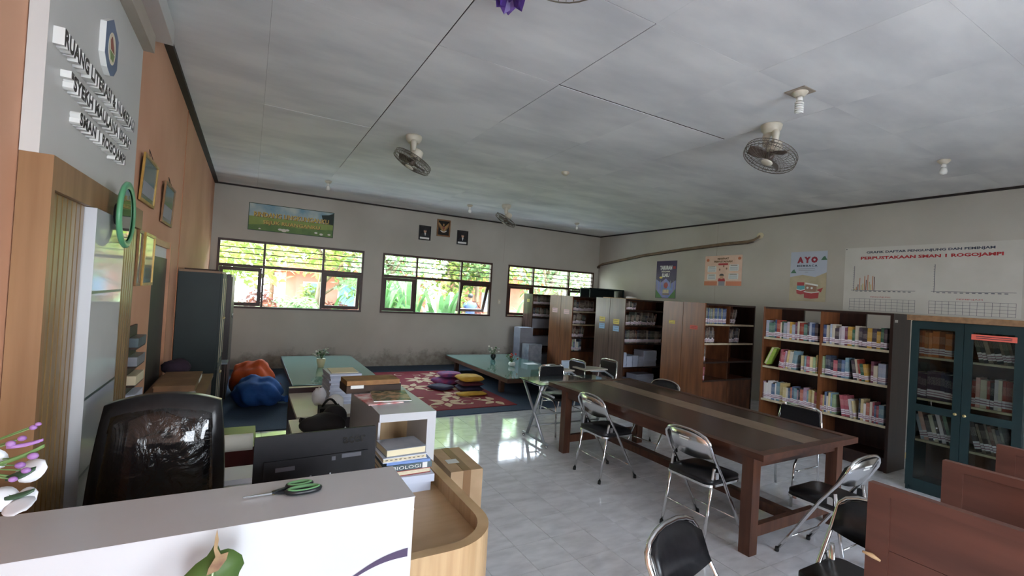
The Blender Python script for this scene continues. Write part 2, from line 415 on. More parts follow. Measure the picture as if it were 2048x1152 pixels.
mat('panel_wood', S(158, 120, 84), S(126, 90, 58), rough=.4, scale=2.4, stretch=(6, 6, .4), detail=7, lo=.3, hi=.72)
mat('slat_wood', S(150, 120, 78), S(122, 94, 58), rough=.3, scale=3, stretch=(6, 6, .35), detail=6)
mat('slat_gap', S(136, 107, 68), rough=.6)
mat('gloss_panel', S(206, 208, 204), S(196, 198, 194), rough=.06, scale=2)
mat('carrel_wood', S(104, 64, 52), S(78, 47, 38), rough=.4, scale=2.6, stretch=(4, .5, 5), detail=6, lo=.3, hi=.7)
mat('maroon', S(72, 24, 22), S(54, 18, 18), rough=.3, scale=6)
mat('cream_top', S(234, 230, 216), S(220, 215, 198), rough=.4, scale=2.5)
mat('purple_brown', S(70, 44, 50), S(58, 36, 40), rough=.4, scale=4)

# ------------------------------------------------------------------ books
def make_book_material():
    m = bpy.data.materials.new('book_cover'); m.use_nodes = True; nt = m.node_tree; N = nt.nodes; L = nt.links; b = N['Principled BSDF']; b.inputs['Roughness'].default_value = .4
    oi = N.new('ShaderNodeObjectInfo'); tc = N.new('ShaderNodeTexCoord'); s = N.new('ShaderNodeSeparateXYZ'); L.new(tc.outputs['Generated'], s.inputs[0])
    def band(lo, hi):
        a = N.new('ShaderNodeMath'); a.operation = 'GREATER_THAN'; a.inputs[1].default_value = lo; L.new(s.outputs['Z'], a.inputs[0])
        c = N.new('ShaderNodeMath'); c.operation = 'LESS_THAN'; c.inputs[1].default_value = hi; L.new(s.outputs['Z'], c.inputs[0])
        d = N.new('ShaderNodeMath'); d.operation = 'MULTIPLY'; L.new(a.outputs[0], d.inputs[0]); L.new(c.outputs[0], d.inputs[1]); return d
    b1 = band(.10, .34); b2 = band(.15, .19); b3 = band(.24, .27)
    mx = N.new('ShaderNodeMix'); mx.data_type = 'RGBA'; L.new(b1.outputs[0], mx.inputs['Factor']); L.new(oi.outputs['Color'], mx.inputs['A']); mx.inputs['B'].default_value = S(226, 220, 226)
    ad = N.new('ShaderNodeMath'); ad.operation = 'ADD'; L.new(b2.outputs[0], ad.inputs[0]); L.new(b3.outputs[0], ad.inputs[1])
    m2 = N.new('ShaderNodeMix'); m2.data_type = 'RGBA'; L.new(ad.outputs[0], m2.inputs['Factor']); L.new(mx.outputs['Result'], m2.inputs['A']); m2.inputs['B'].default_value = S(150, 110, 130)
    # title stripe on the spine
    t = band(.52, .8); n = N.new('ShaderNodeTexNoise'); n.inputs['Scale'].default_value = 30; mp = N.new('ShaderNodeMapping'); mp.inputs['Scale'].default_value = (.4, .4, 2); L.new(tc.outputs['Generated'], mp.inputs[0]); L.new(mp.outputs[0], n.inputs['Vector'])
    g = N.new('ShaderNodeMath'); g.operation = 'GREATER_THAN'; g.inputs[1].default_value = .56; L.new(n.outputs['Fac'], g.inputs[0]); tt = N.new('ShaderNodeMath'); tt.operation = 'MULTIPLY'; L.new(g.outputs[0], tt.inputs[0]); L.new(t.outputs[0], tt.inputs[1])
    hf = N.new('ShaderNodeMath'); hf.operation = 'MULTIPLY'; hf.inputs[1].default_value = .6; L.new(tt.outputs[0], hf.inputs[0])
    m3 = N.new('ShaderNodeMix'); m3.data_type = 'RGBA'; L.new(hf.outputs[0], m3.inputs['Factor']); L.new(m2.outputs['Result'], m3.inputs['A']); m3.inputs['B'].default_value = S(235, 228, 210)
    L.new(m3.outputs['Result'], b.inputs['Base Color']); M['book_cover'] = m
make_book_material()
mat('pages', S(226, 216, 190), S(206, 194, 164), rough=.8, scale=60, stretch=(1, 1, 12))
mat('paper_blue', S(200, 208, 228), S(184, 194, 216), rough=.6, scale=30, stretch=(1, 1, 14))
BOOKS = {}
def book_mesh(t, h, d):
    k = (round(t, 3), round(h, 3), round(d, 3))
    if k not in BOOKS:
        b = MB(); c = .0018
        b.box(-t/2, -t/2+c, 0, d, 0, h); b.box(t/2-c, t/2, 0, d, 0, h)
        b.box(-t/2+c, t/2-c, -.002, .001, 0, h)
        b.box(-t/2+c, t/2-c, .001, d-.004, .003, h-.004, 1)
        o = b.build('book', ['book_cover', 'pages']); BOOKS[k] = o.data; bpy.data.objects.remove(o)
    return BOOKS[k]
PAL = {
 'mixed': [(150, 60, 50), (60, 80, 120), (210, 200, 180), (90, 130, 120), (190, 150, 70), (70, 60, 70), (200, 190, 200), (120, 70, 90), (60, 100, 80), (220, 170, 160), (40, 40, 50), (160, 170, 190)],
 'bright': [(214, 208, 198), (188, 118, 102), (124, 154, 168), (214, 198, 150), (146, 168, 130), (172, 92, 104), (220, 216, 216), (94, 114, 148), (200, 178, 122), (62, 70, 86), (178, 150, 170)],
 'dull': [(70, 60, 60), (96, 84, 76), (120, 108, 98), (60, 64, 76), (100, 70, 60), (140, 128, 118), (84, 90, 84)],
 'orange': [(196, 112, 60), (176, 92, 50), (150, 80, 50), (204, 128, 76)],
 'purple': [(84, 60, 78), (70, 62, 84), (96, 70, 90)],
 'blue': [(80, 100, 140), (120, 130, 120), (90, 110, 150), (150, 140, 110)]}
TH = [.014, .018, .022, .026, .030, .036]; HT = [.185, .2, .215, .23, .245]
NAMES = {'mixed': 'brick-red,navy,cream,teal,ochre,charcoal,lilac-grey,plum,dark green,salmon,black,pale blue'.split(','),
 'bright': 'ivory,coral,sky-blue,pale yellow,leaf-green,crimson,white,blue,mustard,slate,mauve'.split(','),
 'dull': 'dark grey,taupe,pale brown,blue-grey,rust-brown,beige,grey-green'.split(','),
 'orange': 'orange,deep orange,brown-orange,light orange'.split(','), 'purple': 'dark purple,indigo,plum'.split(','), 'blue': 'blue,olive,light blue,khaki'.split(',')}
def book_row(P, dirv, z, length, where, group, pal, rz, fill=1.0, tmul=1, lean_from=None, lean=14, hmin=0, hmax=5, depth=.15, rnd=None, hscale=1, cat='book'):
    rn = rnd or random; u = 0; n = 0; out = (dirv[1], -dirv[0])
    while True:
        t = rn.choice(TH)*tmul; h = rn.choice(HT[hmin:hmax])*hscale; ln = 0
        if lean_from is not None and u > lean_from*length: ln = lean
        step = t/math.cos(R_(ln))+.0012; over = h*math.sin(abs(R_(ln)))
        if ln < 0 and n == 0: u += over
        if u+step+(over if ln > 0 else 0) > length*fill: break
        o = link('book', book_mesh(t, h, depth)); piv = t/2 if ln > 0 else -t/2
        c0 = u+(step if ln > 0 else 0 if ln < 0 else t/2)
        if ln == 0: piv = 0
        off = rn.uniform(0, .018)
        o.matrix_world = Matrix.Translation((P[0]+dirv[0]*c0-out[0]*off, P[1]+dirv[1]*c0-out[1]*off, z+.0005)) @ Matrix.Rotation(rz, 4, 'Z') @ Matrix.Rotation(R_(ln), 4, 'Y') @ Matrix.Translation((-piv, 0, 0))
        i = rn.randrange(len(PAL[pal])); k = rn.uniform(.85, 1.12); o.color = tuple(min(1, v*k) for v in S(*PAL[pal][i])[:3])+(1,)
        tag(o, '%s %s%s book %s' % (NAMES[pal][i], 'thick' if t > .03 else 'thin' if t < .02 else 'medium', ' leaning' if ln else '', where), cat, group); u += step; n += 1
    return n

# ------------------------------------------------------------------ the four double shelves on the right
def double_shelf(label, y0, y1, xe, zs, wood, base, double=True, divider=None, joint=True, labels=(), ztop=1.765, x0=6.0):
    t = thing('bookshelf', label, 'bookshelf', (x0, y0, 0)); W = xe-x0; Dp = y1-y0; h = Dp/2 if double else Dp
    sides = [(0, h-.004), (h+.004, Dp)] if double else [(0, Dp)]
    for a, b in sides:
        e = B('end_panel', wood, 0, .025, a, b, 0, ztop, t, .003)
        B('end_panel', 'wood_dark', W-.025, W, a, b, 0, ztop, t, .003)
    B('top_board', 'wood_dark', .025, W-.025, .004, Dp-.004, ztop-.03, ztop-.002, t)
    B('back_panel', 'shelf_inside', .025, W-.025, h-.012, h+.006 if double else h-.001, .05, ztop-.03, t)
    for z in zs:
        sh = B('shelf', 'shelf_inside', .025, W-.025, .015, h-.012, z-.022, z, t)
        B('shelf_edge', 'shelf_edge' if z > 1.0 and wood == 'wood_warm' else 'wood_dark', .025, W-.025, .004, .015, z-.024, z+.002, sh)
        if double: B('shelf', 'shelf_inside', .025, W-.025, h+.006, Dp-.01, z-.022, z, t)
    B('base_board', 'wood_dark', .025, W-.025, .004, Dp-.004, 0.0, .05, t)
    if base > .1:
        mid = W/2
        for a, b in ((.027, mid-.003), (mid+.003, W-.027)):
            d = B('base_door', 'shelf_inside', a, b, .008, .026, .052, base-.024, t, .003)
    if divider: B('divider', 'shelf_inside', divider-.01, divider+.01, .01, h-.012, base, ztop-.03, t)
    for (yy, zz, wd, hh, c) in labels:
        p = B('paper_label', c, -.0022, -.0002, yy-wd/2, yy+wd/2, zz-hh/2, zz+hh/2, t)
        for q in (.25, -.15): B('print_line', 'ink', -.003, -.0022, yy-wd*.38, yy+wd*.38, zz+hh*q-.003, zz+hh*q+.003, p)
    return t
def build_shelves():
    rn = random.Random(11)
    s4 = double_shelf('warm brown double bookshelf with yellow and red labels on its end, nearest the long table', 4.717, 5.53, 7.23, (1.45, 1.155, .87, .59), 'wood_warm', .59, divider=.6,
        labels=((.62, 1.43, .12, .055, 'label_yellow'), (.19, 1.38, .14, .06, 'label_red')))
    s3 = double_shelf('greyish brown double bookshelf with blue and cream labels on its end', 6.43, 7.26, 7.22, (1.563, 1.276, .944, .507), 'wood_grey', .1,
        labels=((.62, 1.35, .16, .09, 'label_yellow'), (.62, 1.22, .16, .1, 'label_blue'), (.22, 1.33, .16, .09, 'label_yellow'), (.22, 1.2, .16, .1, 'label_blue')))
    B('shelf_base_rail', 'wood_dark', .025, 1.19, .006, .03, .05, .1, s3)
    s2 = double_shelf('warm brown double bookshelf with two pink labels, between the greyish shelf and the window', 8.03, 8.88, 7.22, (1.44, 1.163, .877, .6), 'wood_warm', .6,
        labels=((.64, 1.43, .2, .1, 'label_pink'), (.2, 1.42, .2, .1, 'label_pink')))
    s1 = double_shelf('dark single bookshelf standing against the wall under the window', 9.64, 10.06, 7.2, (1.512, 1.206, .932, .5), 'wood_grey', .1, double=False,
        labels=((.2, 1.6, .12, .07, 'label_yellow'),))
    L4, G4 = 'on the %s the red-labelled brown shelf', 'books on the brown shelf with the red label'
    book_row((6.04, 4.735), (1, 0), 1.45, .52, L4 % 'top row of', G4, 'blue', 0, rnd=rn, hmin=3); book_row((6.63, 4.735), (1, 0), 1.45, .3, L4 % 'top row of', G4, 'dull', 0, fill=.7, lean_from=-1, lean=16, rnd=rn, hmin=2)
    book_row((6.03, 4.735), (1, 0), 1.155, .27, L4 % 'second row of', G4, 'dull', 0, rnd=rn); book_row((6.63, 4.735), (1, 0), 1.155, .25, L4 % 'second row of', G4, 'dull', 0, rnd=rn, lean_from=-1, lean=7)
    book_row((6.03, 4.735), (1, 0), .87, .07, L4 % 'third row of', G4, 'dull', 0, rnd=rn); book_row((6.03, 4.735), (1, 0), .59, .07, L4 % 'fourth row of', G4, 'bright', 0, rnd=rn)
    L3, G3 = 'on the %s the greyish brown shelf', 'books on the greyish brown shelf'
    book_row((6.05, 6.45), (1, 0), 1.563, .3, L3 % 'top row of', G3, 'dull', 0, rnd=rn, lean_from=.5, lean=10, hscale=.68, hmax=4, tmul=1.4)
    book_row((6.04, 6.45), (1, 0), 1.276, .8, L3 % 'second row of', G3, 'dull', 0, rnd=rn, lean_from=.15, lean=10, tmul=1.7)
    book_row((6.04, 6.45), (1, 0), .944, .98, L3 % 'third row of', G3, 'dull', 0, rnd=rn, hmin=3, tmul=1.75)
    L2, G2 = 'on the %s the shelf with two pink labels', 'books on the shelf with two pink labels'
    book_row((6.04, 8.05), (1, 0), 1.44, .62, L2 % 'top row of', G2, 'dull', 0, rnd=rn, tmul=1.7); book_row((6.04, 8.05), (1, 0), 1.163, .4, L2 % 'second row of', G2, 'dull', 0, rnd=rn, lean_from=-1, lean=9, tmul=1.6)
    book_row((6.04, 8.05), (1, 0), .877, .34, L2 % 'third row of', G2, 'dull', 0, rnd=rn, lean_from=.4, lean=8, tmul=1.3); book_row((6.04, 8.05), (1, 0), .6, .3, L2 % 'fourth row of', G2, 'bright', 0, rnd=rn, tmul=1.9)
    L1, G1 = 'on the %s the dark shelf under the window', 'books on the dark shelf under the window'
    book_row((6.04, 9.66), (1, 0), 1.512, .6, L1 % 'top row of', G1, 'dull', 0, rnd=rn, tmul=1.9, hmax=3); book_row((6.04, 9.66), (1, 0), 1.206, .55, L1 % 'second row of', G1, 'dull', 0, rnd=rn, tmul=1.9)
    # grey archive boxes on the dark shelf
    for z in (.932, .5, .055):
        t = thing('archive_box', 'wide grey archive box on the dark shelf under the window', 'box', (6.04, 9.7, z), 0, 'grey archive boxes on the dark shelf')
        B('body', 'grey_card', 0, 1.0, 0, .28, .0005, .19, t, .004); B('lid', 'grey_card', -.006, 1.006, -.008, .288, .19, .235, t, .004)
    # stacks of white paper books on the grey shelf
    G = 'stacks of white papers on the greyish brown shelf'
    names = iter(['narrow tall stack', 'low wide stack', 'medium stack', 'lowest stack', 'largest stack', 'low stack on the bottom board', 'wide stack on the bottom board'])
    for (x, w, z, h) in ((6.04, .09, .507, .27), (6.14, .14, .507, .20), (6.29, .13, .507, .21), (6.43, .12, .507, .19), (6.56, .34, .507, .3), (6.05, .3, .1, .18), (6.4, .45, .1, .26)):
        k = int(h/.03); t = thing('paper_stack', next(names)+' of white bound papers, greyish brown shelf', 'paper stack', (x, 6.46, z), 0, G)
        for i in range(k): B('bound_paper', 'paper_blue', rn.uniform(0, .006), w-rn.uniform(0, .006), rn.uniform(0, .012), .27, i*h/k+.0006, (i+1)*h/k-.001, t)
mat('grey_card', S(150, 150, 158), S(138, 138, 146), rough=.7, scale=5)
build_shelves()

# ------------------------------------------------------------------ open bookshelf facing the table
def build_open_shelf():
    xf, ya, yb, ym = 6.2, 2.43, 3.925, 3.17; Dp = .42
    t = thing('open_bookshelf', 'open dark wooden bookshelf full of books with white spine labels, beside the green cabinet', 'bookshelf', (xf, ya, 0)); W = yb-ya
    B('end_panel', 'wood_dark', 0, Dp, 0, .03, 0, 1.76, t, .003); B('end_panel', 'wood_warm', 0, Dp, W-.025, W, 0, 1.76, t, .003)
    B('divider', 'wood_warm', 0, Dp, ym-ya-.014, ym-ya+.014, .05, 1.745, t, .003)
    B('top_rail', 'wood_dark', 0, .03, .03, W-.025, 1.735, 1.76, t); B('top_rail', 'wood_dark', Dp-.03, Dp, .03, W-.025, 1.735, 1.76, t)
    for a, b in ((.03, ym-ya-.014), (ym-ya+.014, W-.025)):
        # header boards leave the upper gap half open to the wall behind
        B('header_board', 'wood_dark', Dp-.03, Dp, b-(b-a)*.42, b, 1.52, 1.735, t)
        B('back_panel', 'wood_dark', Dp-.02, Dp-.005, a, b, .06, 1.5, t)
        for z in (1.345, .957, .51):
            s = B('shelf', 'wood_dark', .006, Dp-.02, a, b, z-.022, z, t); B('shelf_edge', 'shelf_edge', -.004, .006, a, b, z-.024, z+.003, s)
        B('base_shelf', 'wood_dark', .0, Dp-.02, a, b, .12, .155, t); B('plinth', 'wood_dark', .03, .05, a, b, 0, .12, t)
    B('paper_label', 'paper_white', .03, .1, -.0015, 0, 1.66, 1.69, t)
    rn = random.Random(5); k = 0
    for z, nm, pal in ((1.345, 'top', 'mixed'), (.957, 'middle', 'bright'), (.51, 'lower', 'bright')):
        for y1_, ln in ((yb-.03, yb-.03-ym-.016), (ym-.016, ym-.016-ya-.034)):
            far = y1_ > 3.5
            lab = 'in the %s row of the open shelf, %s' % (nm, 'brown shelf side' if far else 'green cabinet side')
            lf = {('middle', True): 0, ('middle', False): .45, ('lower', False): .3}.get((nm, far)); 
            if nm == 'middle' and far:
                o = book_row((xf+.014, y1_-.19), (0, -1), z, ln*.40, lab, 'books in the open shelf', pal, -math.pi/2, rnd=rn, lean_from=-1, lean=7, hmin=1, tmul=1.3)
                book_row((xf+.014, y1_-.2-ln*.40), (0, -1), z, ln*.60-.205, lab, 'books in the open shelf', pal, -math.pi/2, rnd=rn, hmin=1, tmul=1.3)
            elif lf is not None and not far:
                n1 = book_row((xf+.014, y1_), (0, -1), z, ln*lf, lab, 'books in the open shelf', pal, -math.pi/2, rnd=rn, hmin=1, tmul=1.3)
                book_row((xf+.014, y1_-ln*lf-.004), (0, -1), z, ln*.3, lab, 'books in the open shelf', 'mixed' if nm == 'middle' else pal, -math.pi/2, rnd=rn, lean_from=-1, lean=-9, hmin=1, tmul=1.3)
                book_row((xf+.014, y1_-ln*(lf+.3)-.004), (0, -1), z, ln*(.7-lf)-.006, lab, 'books in the open shelf', 'mixed' if nm == 'middle' else pal, -math.pi/2, rnd=rn, hmin=1, tmul=1.3)
            else: book_row((xf+.014, y1_), (0, -1), z, ln, lab, 'books in the open shelf', pal, -math.pi/2, rnd=rn, hmin=1, tmul=1.3)
    # a second row lying at the back, higher than the front one
    b = thing('book_bundle', 'lime green book leaning out at the end of the middle row of the open shelf', 'book', (xf+.0, yb-.075, .975)); mx = Matrix.Rotation(R_(24), 4, 'X')
    MB().box(.0, .14, 0, .006, 0, .25, 0, mx).build('cover', 'lime', b); MB().box(.004, .136, .006, .03, .003, .247, 0, mx).build('page_block', 'pages', b); MB().box(.0, .14, .03, .036, 0, .25, 0, mx).build('cover', 'lime', b)
mat('lime', S(170, 200, 90), S(150, 180, 80), rough=.5, scale=20)
build_open_shelf()

# ------------------------------------------------------------------ green glazed cabinet
def build_green_cabinet():
    xf, ya, yb, H, Dp = 5.875, 1.345, 2.15, 1.70, .42; W = yb-ya
    t = thing('glazed_cabinet', 'dark green wooden cabinet with two glazed doors and a bare wood top', 'cabinet', (xf, ya, 0))
    for a in (0, W-.025): B('side_panel', 'green_paint', .022, Dp, a, a+.025, 0, H, t, .003)
    B('back_panel', 'cab_inside', Dp-.02, Dp-.002, .025, W-.025, .05, H, t); B('bottom_board', 'green_paint', .022, Dp-.02, .025, W-.025, .06, .085, t)
    B('top_board', 'cab_top', -.03, Dp+.01, -.03, W+.03, H, H+.055, t, .004); B('plinth', 'green_paint', .04, .06, .025, W-.025, 0, .06, t)
    for z in (1.345, .93, .52): B('shelf', 'shelf_edge', .03, Dp-.02, .025, W-.025, z-.02, z, t)
    for k, (a, b) in enumerate(((.002, W/2-.002), (W/2+.002, W-.002))):
        d = MB(); s = .062
        for (u0, u1, z0, z1) in ((a, a+s, .05, H-.004), (b-s, b, .05, H-.004), (a+s, b-s, .05, .13), (a+s, b-s, H-.08, H-.004), (a+s, b-s, .8, .87)): d.box(0, .022, u0, u1, z0, z1)
        d = d.build('door', 'green_paint', t, .002)
        for z0, z1 in ((.13, .8), (.87, H-.08)): B('pane', 'cab_glass', .009, .013, a+s, b-s, z0, z1, d)
        y = b-s/2 if k == 0 else a+s/2
        MB().lathe([(.004, 0), (.006, .012), (.014, .02), (.014, .028), (.006, .032)], 12, mx=Matrix.Translation((0, y, .84)) @ Matrix.Rotation(-math.pi/2, 4, 'Y')).build('knob', 'brass', d)
        B('hinge', 'brass', -.004, .02, (0 if k == 0 else W)-.004, (0 if k == 0 else W)+.004, .3, .36, d)
        if k == 0:
            p = B('paper_label', 'label_red', -.002, -.0002, a+s*.8, b-s*.8, 1.555, 1.605, d); 
            for q in (1.572, 1.588): B('print_line', 'ink', -.003, -.002, a+s*1.3, b-s*1.3, q-.003, q+.003, p)
    rn = random.Random(21); G = 'books behind the glass of the green cabinet'
    L = 'thick book behind the %s glass of the green cabinet, %s shelf'
    for side, y1_ in (('knob-side left', yb-.035), ('right', yb-W/2-.03)):
        rows = {'knob-side left': ((1.345, 'orange', None, 1.5), (.93, 'purple', None, 1.7), (.52, 'mixed', -1, 1.1)), 'right': ((1.345, 'dull', -1, 1.2), (.93, 'mixed', None, 1.3), (.52, 'dull', -1, 1.2))}[side]
        for z, pal, lf, tm in rows:
            lab = {1.345: 'upper', .93: 'middle', .52: 'lower'}[z]
            nm = 'orange' if pal == 'orange' else 'dark purple' if pal == 'purple' else 'worn'
            book_row((xf+.06, y1_), (0, -1), z, .33, 'on the %s shelf of the green cabinet, %s door' % (lab, 'plain' if side != 'right' else 'red-labelled'), G, pal, -math.pi/2, rnd=rn, tmul=tm, lean_from=lf, lean=-14 if lf else 0, hmin=2, hscale=1.12, depth=.18, fill=.95)
build_green_cabinet()

# ------------------------------------------------------------------ long reading table
def build_table():
    x0, x1, y0, y1, H = 3.085, 4.34, 1.9, 4.5, .735
    t = thing('reading_table', 'long brown wooden reading table with a pale strip down its top', 'table', (x0, y0, 0)); W, Ln = x1-x0, y1-y0
    b = .07
    for (a0, a1, c0, c1) in ((0, b, 0, Ln), (W-b, W, 0, Ln), (b, W-b, 0, b), (b, W-b, Ln-b, Ln)): B('top_border', 'table_wood', a0, a1, c0, c1, H-.045, H, t, .006, 2)
    B('top_panel', 'table_panel', b, .62, b, Ln-b, H-.04, H-.004, t); B('top_strip', 'table_strip', .62, .86, b, Ln-b, H-.04, H-.0035, t); B('top_panel', 'table_panel', .86, W-b, b, Ln-b, H-.04, H-.004, t)
    lw = .085; lx = (.035, W-.035-lw); ly = (.09, Ln-.22-lw)
    for x in lx:
        for y in ly: B('leg', 'leg_wood', x, x+lw, y, y+lw, 0, H-.045, t, .005)
    for x in lx: B('apron', 'table_wood', x+.02, x+lw-.02, ly[0]+lw, ly[1], H-.13, H-.045, t, .003)
    for y in ly:
        B('apron', 'table_wood', lx[0]+lw, lx[1], y+.02, y+lw-.02, H-.13, H-.045, t, .003)
        B('end_stretcher', 'leg_wood', lx[0]+lw, lx[1], y+.02, y+lw-.02, .11, .19, t, .003)
    B('long_stretcher', 'leg_wood', W/2-.04, W/2+.04, ly[0]+lw-.02, ly[1]+.02, .115, .185, t, .003)
build_table()

# ------------------------------------------------------------------ folding chairs (local +Y is forward, origin midway between the feet)
def make_folding_chair(label, plate=True):
    t = thing('folding_chair', label, 'chair', (0, 0, 0), 0, None); w = .195; r = .0115
    top = []
    # one bent tube: front foot, up past the seat, round the back and down again
    prof = [(.225, .015), (.135, .16), (-.035, .45), (-.15, .62), (-.195, .70)]
    left = [(-w-.005, f, z) for f, z in prof]; right = [(w+.005, f, z) for f, z in prof]
    arch = [(-w+.0, -.206, .735), (-w+.03, -.214, .768), (-w+.08, -.221, .787), (-.05, -.226, .797), (.05, -.226, .797), (w-.08, -.221, .787), (w-.03, -.214, .768), (w, -.206, .735)]
    MB().tube(left+arch+right[::-1], r, 10).build('back_frame', 'chrome', t)
    for s in (-1, 1):
        lg = MB().tube([(s*(w-.012), -.125, .545), (s*(w-.012), -.17, .25), (s*(w-.004), -.215, .015)], r, 10).build('rear_leg', 'chrome', t)
        MB().tube([(s*(w-.004), -.213, .03), (s*(w-.004), -.216, .0005)], .0145, 10).build('rubber_foot', 'rubber', lg)
        MB().tube([(s*(w+.005), .222, .03), (s*(w+.005), .226, .0005)], .0145, 10).build('rubber_foot', 'rubber', t)
        mx = Matrix.Translation((s*(w-.004), 0, 0)) @ Matrix.Rotation(math.pi/2, 4, 'Y')
        MB().prism(rrect(-.515, -.415, -.12, -.085, .016), -.004, .004, mx=Matrix(((0, 0, 1, s*(w-.003)), (0, 1, 0, 0), (-1, 0, 0, 0), (0, 0, 0, 1)))).build('hinge_plate', 'chrome', t)
    MB().tube([(-w, .15, .135), (w, .15, .135)], .006, 8).build('stretcher', 'chrome', t)
    MB().tube([(-w+.01, -.178, .2), (w-.01, -.178, .2)], .006, 8).build('stretcher', 'chrome', t)
    MB().prism(rrect(-.2, .2, -.195, .19, .06, 5), .415, .432).build('seat_frame', 'chrome', t, .003)
    s = MB().prism(rrect(-.198, .198, -.19, .187, .06, 5), .432, .465).build('seat', 'black_vinyl', t, .012, 3, True)
    # curved back: pad in front, plate behind
    def curved(off, th, mname, nm, zt, zb):
        b = MB(); n = 8; g = []
        for i in range(n+1):
            u = -1+2*i/n; x = u*(w-.008); bow = -.028*(1-u*u)
            lo = zb-.03*(1-u*u); hi = zt-.055*abs(u)**3
            col = []
            for zz in (lo, (lo+hi)/2, hi):
                f = -.15-(zz-.62)*.42
                col.append(((x, f+bow+off, zz), (x, f+bow+off+th, zz)))
            g.append(col)
        V = [[(b.bm.verts.new(p), b.bm.verts.new(q)) for p, q in col] for col in g]
        for i in range(n):
            for k in range(2):
                a, c, d, e = V[i][k], V[i+1][k], V[i+1][k+1], V[i][k+1]
                for sgn in (0, 1):
                    f = b.bm.faces.new([v[sgn] for v in (a, c, d, e)]); f.smooth = True
            for k in (0, 2):
                a, c = V[i][k], V[i+1][k]; b.bm.faces.new((a[0], c[0], c[1], a[1]))
        for i in (0, n):
            for k in range(2):
                a, c = V[i][k], V[i][k+1]; b.bm.faces.new((a[0], a[1], c[1], c[0]))
        return b.build(nm, mname, t)
    curved(.004, .018, 'black_vinyl', 'back_pad', .786, .615)
    p = curved(-.004, .006, 'chrome_plate', 'back_plate', .79, .615)
    if plate:
        for q, z in enumerate((.735, .716)):
            y = -(.15+(z-.62)*.42+.032)-.0022; MB().box(-.055, .035-.012*q, y-.0005, y+.0012, z-.0045, z+.0045).build('stencil_line', 'paper_white', p)
    return t
def place(o, x, y, face, label, group='chrome folding chairs with black seats'):
    o.location = (x, y, 0); o.rotation_euler = (0, 0, math.atan2(-face[0], face[1])); o['label'] = label; o['group'] = group
def build_chairs():
    c = make_folding_chair('folding chair')
    place(c, 3.135, 2.405, (1, .02), 'chrome folding chair with black seat at the near half of the long table side')
    for x, y, f, l in ((3.165, 3.57, (1, 0), 'chrome folding chair with black seat beside the X-legged glass table'),
                       (3.595, 1.735, (0, 1), 'chrome folding chair with black seat pulled up to the end of the long table'),
                       (4.22, 3.96, (-1, -.1), 'chrome folding chair on the shelf side of the long table, half hidden by its top')):
        o = copy_tree(c); place(o, x, y, f, l)
    o = copy_tree(c); place(o, 2.545, 1.08, (-1, 0), 'folding chair with black back pad beside the tall wooden carrel panel')
    o = copy_tree(c); place(o, 1.655, 1.165, (.2, -.98), 'folding chair with black back pad standing alone on the open floor')
build_chairs()
